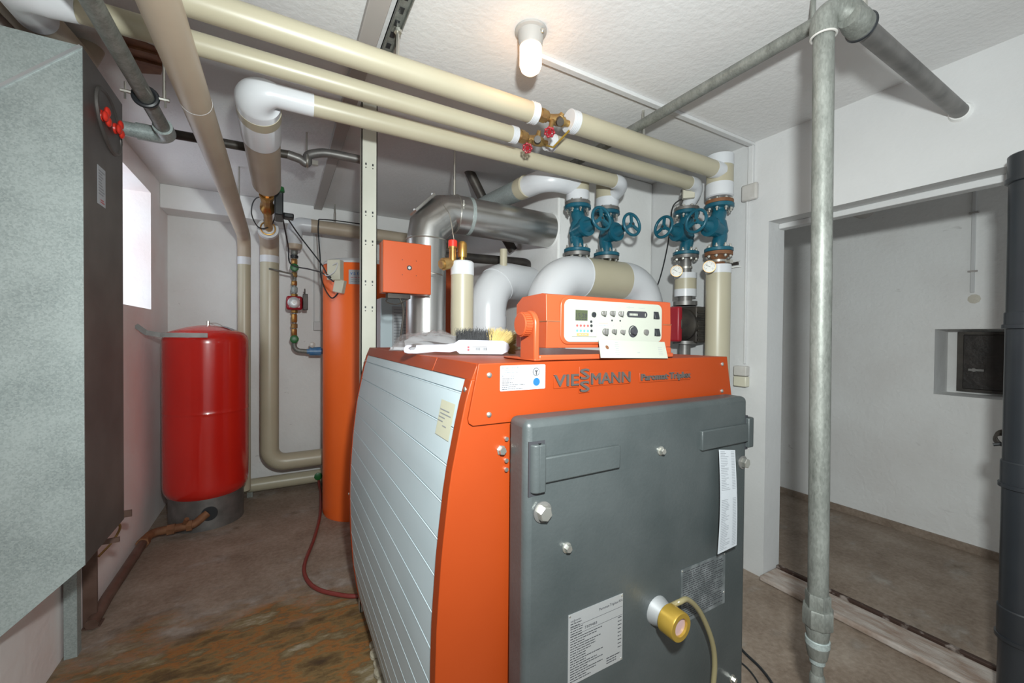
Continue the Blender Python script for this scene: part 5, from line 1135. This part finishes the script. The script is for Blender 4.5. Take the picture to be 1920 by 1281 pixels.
# ================================================================== RIGHT SIDE
# standpipe
stp = root('standpipe', 'tall mottled galvanised standpipe in front of the opening, with threaded fittings at its foot', 'pipe', (1.36, 0.61, 0))
SPX, SPY = 1.385, 0.603
b_ = at(1533, 1000, Y=SPY)
PT = Vector((1.3815, SPY, 2.26)); PB = Vector((at(1533.5, 1130, Y=SPY).x, SPY, at(1533, 1130, Y=SPY).z))
mk('upper_tube', MB().tube([PT, PB], 0.0262, 32), 'galv_pipe', stp)
dn = (PB-PT).normalized()
def low(u, v): return at(u, v, Y=SPY).z
def ax_pt(z): return Vector((PB.x+(PB.x-PT.x)/(PB.z-PT.z)*(z-PB.z), SPY, z))
zf1 = low(1533, 1122)
def seg_(name, v0, v1, r0, r1, m_, n=24):
    z0, z1 = low(1533, v0), low(1533, v1); mk(name, MB().tube([ax_pt(z0), ax_pt(z0+(z1-z0)*0.08), ax_pt(z0+(z1-z0)*0.92), ax_pt(z1)], [r0*0.94, r0, r1, r1*0.94], n), m_, stp)
seg_('hex_bush', 1112, 1150, 0.0325, 0.0325, 'galv_pipe', 6)
seg_('union_nut', 1138, 1172, 0.0405, 0.0405, 'galv_pipe', 8)
seg_('socket', 1165, 1200, 0.0335, 0.0275, 'galv_pipe')
seg_('bead', 1196, 1208, 0.0315, 0.0315, 'galv')
seg_('reducer', 1206, 1232, 0.0310, 0.0250, 'galv_pipe')
seg_('bead', 1232, 1242, 0.0200, 0.0200, 'galv')
seg_('nipple', 1240, 1275, 0.0150, 0.0150, 'galv_pipe', 16)
z0 = low(1533, 1268); mk('lower_tube', MB().tube([ax_pt(z0+0.01), ax_pt(z0), ax_pt(z0-0.04), ax_pt(z0-0.05), ax_pt(0.0)], [0.016, 0.020, 0.020, 0.015, 0.015], 16), 'galv_pipe', stp)
# top elbow, beads
mk('top_elbow', MB().tube(bend([(1.379, SPY, 2.235), (1.376, SPY, 2.325), (1.43, SPY-0.045, 2.29), (1.455, SPY-0.055, 2.268)], 0.035, 12), 0.0335, 28), 'galv_pipe', stp)
mk('sealant_bead', MB().ring((1.380, SPY, 2.233), Z, 0.0305, 0.0035, 32, 8), 'box', stp)
wp = root('wall_pipe', 'dark galvanised pipe from the standpipe top slanting overhead into the right wall', 'pipe', (1.9, 0.55, 2.24))
mk('tube', MB().tube([(1.44, 0.548, 2.262), (2.37, 0.548, 2.258)], 0.0265, 28), 'steel', wp)
mk('socket', MB().tube([(1.405, 0.552, 2.268), (1.44, 0.548, 2.264), (1.47, 0.548, 2.262)], [0.029, 0.037, 0.037], 28), 'galv_pipe', wp)
mk('rubber_ring', MB().ring((1.474, 0.548, 2.262), X, 0.034, 0.007, 32, 8), 'black', wp)
mk('clamp_screw', MB().box(1.462, 1.478, 0.535, 0.560, 2.298, 2.33), 'zinc', wp)
mk('wall_collar', MB().tube([(2.345, 0.548, 2.258), (2.362, 0.548, 2.258)], [0.031, 0.038], 28), 'wall', wp)
thing('galvanised_pipe', MB().tube([(1.53, 0.69, 2.385), (1.525, 2.1, 2.385)], 0.023, 24).tube([(1.53, 0.70, 2.385), (1.53, 0.70, CE)], 0.008, 10), 'galv_pipe', 'slender grey pipe running overhead from the standpipe top to the back', 'pipe')
# black drain pipe
bk = root('drain_pipe', 'black plastic drain pipe standing at the far right edge with sleeve joints', 'pipe', (2.2, 0.345, 0))
BX, BY, BR = 2.215, 0.345, 0.055
ctr = at(1884, 600, X=2.2); d2 = Vector((ctr.x, ctr.y, 0)).normalized(); pe = Vector((d2.y, -d2.x, 0)); cc = Vector((ctr.x, ctr.y, 0))+pe*BR; BX, BY = cc.x, cc.y
mk('tube', MB().tube([(BX, BY, 0), (BX, BY, 1.97)], BR, 40), 'blackpipe', bk)
def sleeve(z0, z1):
    mk('sleeve', MB().tube([(BX, BY, z0), (BX, BY, z0+0.003), (BX, BY, z0+0.016), (BX, BY, z0+0.017), (BX, BY, z1-0.004), (BX, BY, z1)], [BR+0.003, BR+0.0085, BR+0.0085, BR+0.004, BR+0.004, BR+0.001], 40), 'blackpipe', bk)
sleeve(1.888, 1.985)
for z0, z1 in ((1.388, 1.448), (0.84, 0.935), (0.315, 0.43)): sleeve(z0, z1)
cw = root('cable_coil', 'coil of old dark cables poking out left of the black drain pipe', 'cable', (2.42, 0.44, 1.05))
cc2 = at(1888, 822, X=2.34)
mb = MB()
for i in range(4): mb.ring(cc2+Vector((0.004*i, 0.004*i, -0.004*i)), Vector((0.9, -0.3+0.15*i, 0.2)), 0.030-0.003*i, 0.0035, 28, 6)
mk('loops', mb, 'blackiron', cw)
mk('cable_end', MB().tube([cc2+Vector((0, 0.0, -0.02)), at(1862, 834, X=2.33)], 0.006, 8), 'black', cw)
mk('hanging_lead', MB().tube(spline([cc2+Vector((0, 0, -0.03)), at(1884, 860, X=2.34), at(1888, 900, X=2.34)]), 0.004, 6), 'brass_o', cw)
# wall boxes and trunking at the right wall
tw = root('wall_trunking', 'pale cable trunking running across the ceiling from the lamp to the right wall', 'trunking', (1.6, 1.36, CE-0.02))
mk('ceiling_run', MB().box(0.86, XR, 1.362, 1.392, CE-0.018, CE), 'wall_dim', tw, bevel=0.003)
mk('wall_drop', MB().box(XR-0.02, XR, 1.362, 1.392, 2.22, CE-0.018), 'wall_dim', tw, bevel=0.003)
mk('wall_conduit', MB().box(XR-0.012, XR, 1.394, 1.404, 1.2, 2.16), 'wall_dim', tw, bevel=0.002)
thing('junction_box', MB().box(XR-0.03, XR, 1.335, 1.425, 2.14, 2.235), 'box', 'square grey junction box high on the right wall beside the rightmost riser', 'junction box', bevel=0.01)
sw = root('light_switch', 'stacked pair of cream surface switches on the right wall above the boiler door', 'switch', (XR, 1.41, 1.08))
mk('upper_switch', MB().box(XR-0.04, XR, 1.372, 1.447, 1.130, 1.187), 'box', sw, bevel=0.005)
mk('lower_switch', MB().box(XR-0.04, XR, 1.372, 1.447, 1.068, 1.127), 'cream', sw, bevel=0.005)
# floor cables by the threshold
thing('floor_cable', MB().tube(spline([at(1385, 1212, Z=0.006), at(1400, 1228, Z=0.006), at(1425, 1252, Z=0.006), at(1447, 1281, Z=0.006), at(1465, 1320, Z=0.006)]), 0.0055, 8), 'black', 'thicker black cable on the floor beside the boiler door', 'cable')
thing('floor_cable', MB().tube(spline([at(1385, 1240, Z=0.004), at(1400, 1252, Z=0.004), at(1418, 1275, Z=0.004), at(1440, 1320, Z=0.004)]), 0.0035, 8), 'black', 'thinner black cable on the floor nearest the boiler door', 'cable')

# ================================================================== LAMP
lp = root('ceiling_lamp', 'glowing glass globe lamp on a grey ceramic base fixed to the ceiling', 'lamp', (0.79, 1.27, 2.27))
LX, LY = 0.797, 1.285
mk('base', MB().lathe((LX, LY, CE), -Z, [(0, 0.058), (0.008, 0.058), (0.012, 0.048), (0.030, 0.046), (0.056, 0.042), (0.060, 0.040)], 36), 'lampgrey', lp)
mk('mounting_screw', MB().ball((LX+0.020, LY-0.046, CE-0.022), 0.009, seg=10), 'zinc', lp)
mk('glass_globe', MB().lathe((LX, LY, CE-0.058), -Z, [(0, 0.034), (0.004, 0.0405), (0.068, 0.0405), (0.086, 0.034), (0.096, 0.022), (0.101, 0.010), (0.102, 0)], 36), 'bulb', lp, smooth=80)['label'] = 'lit white glass globe'
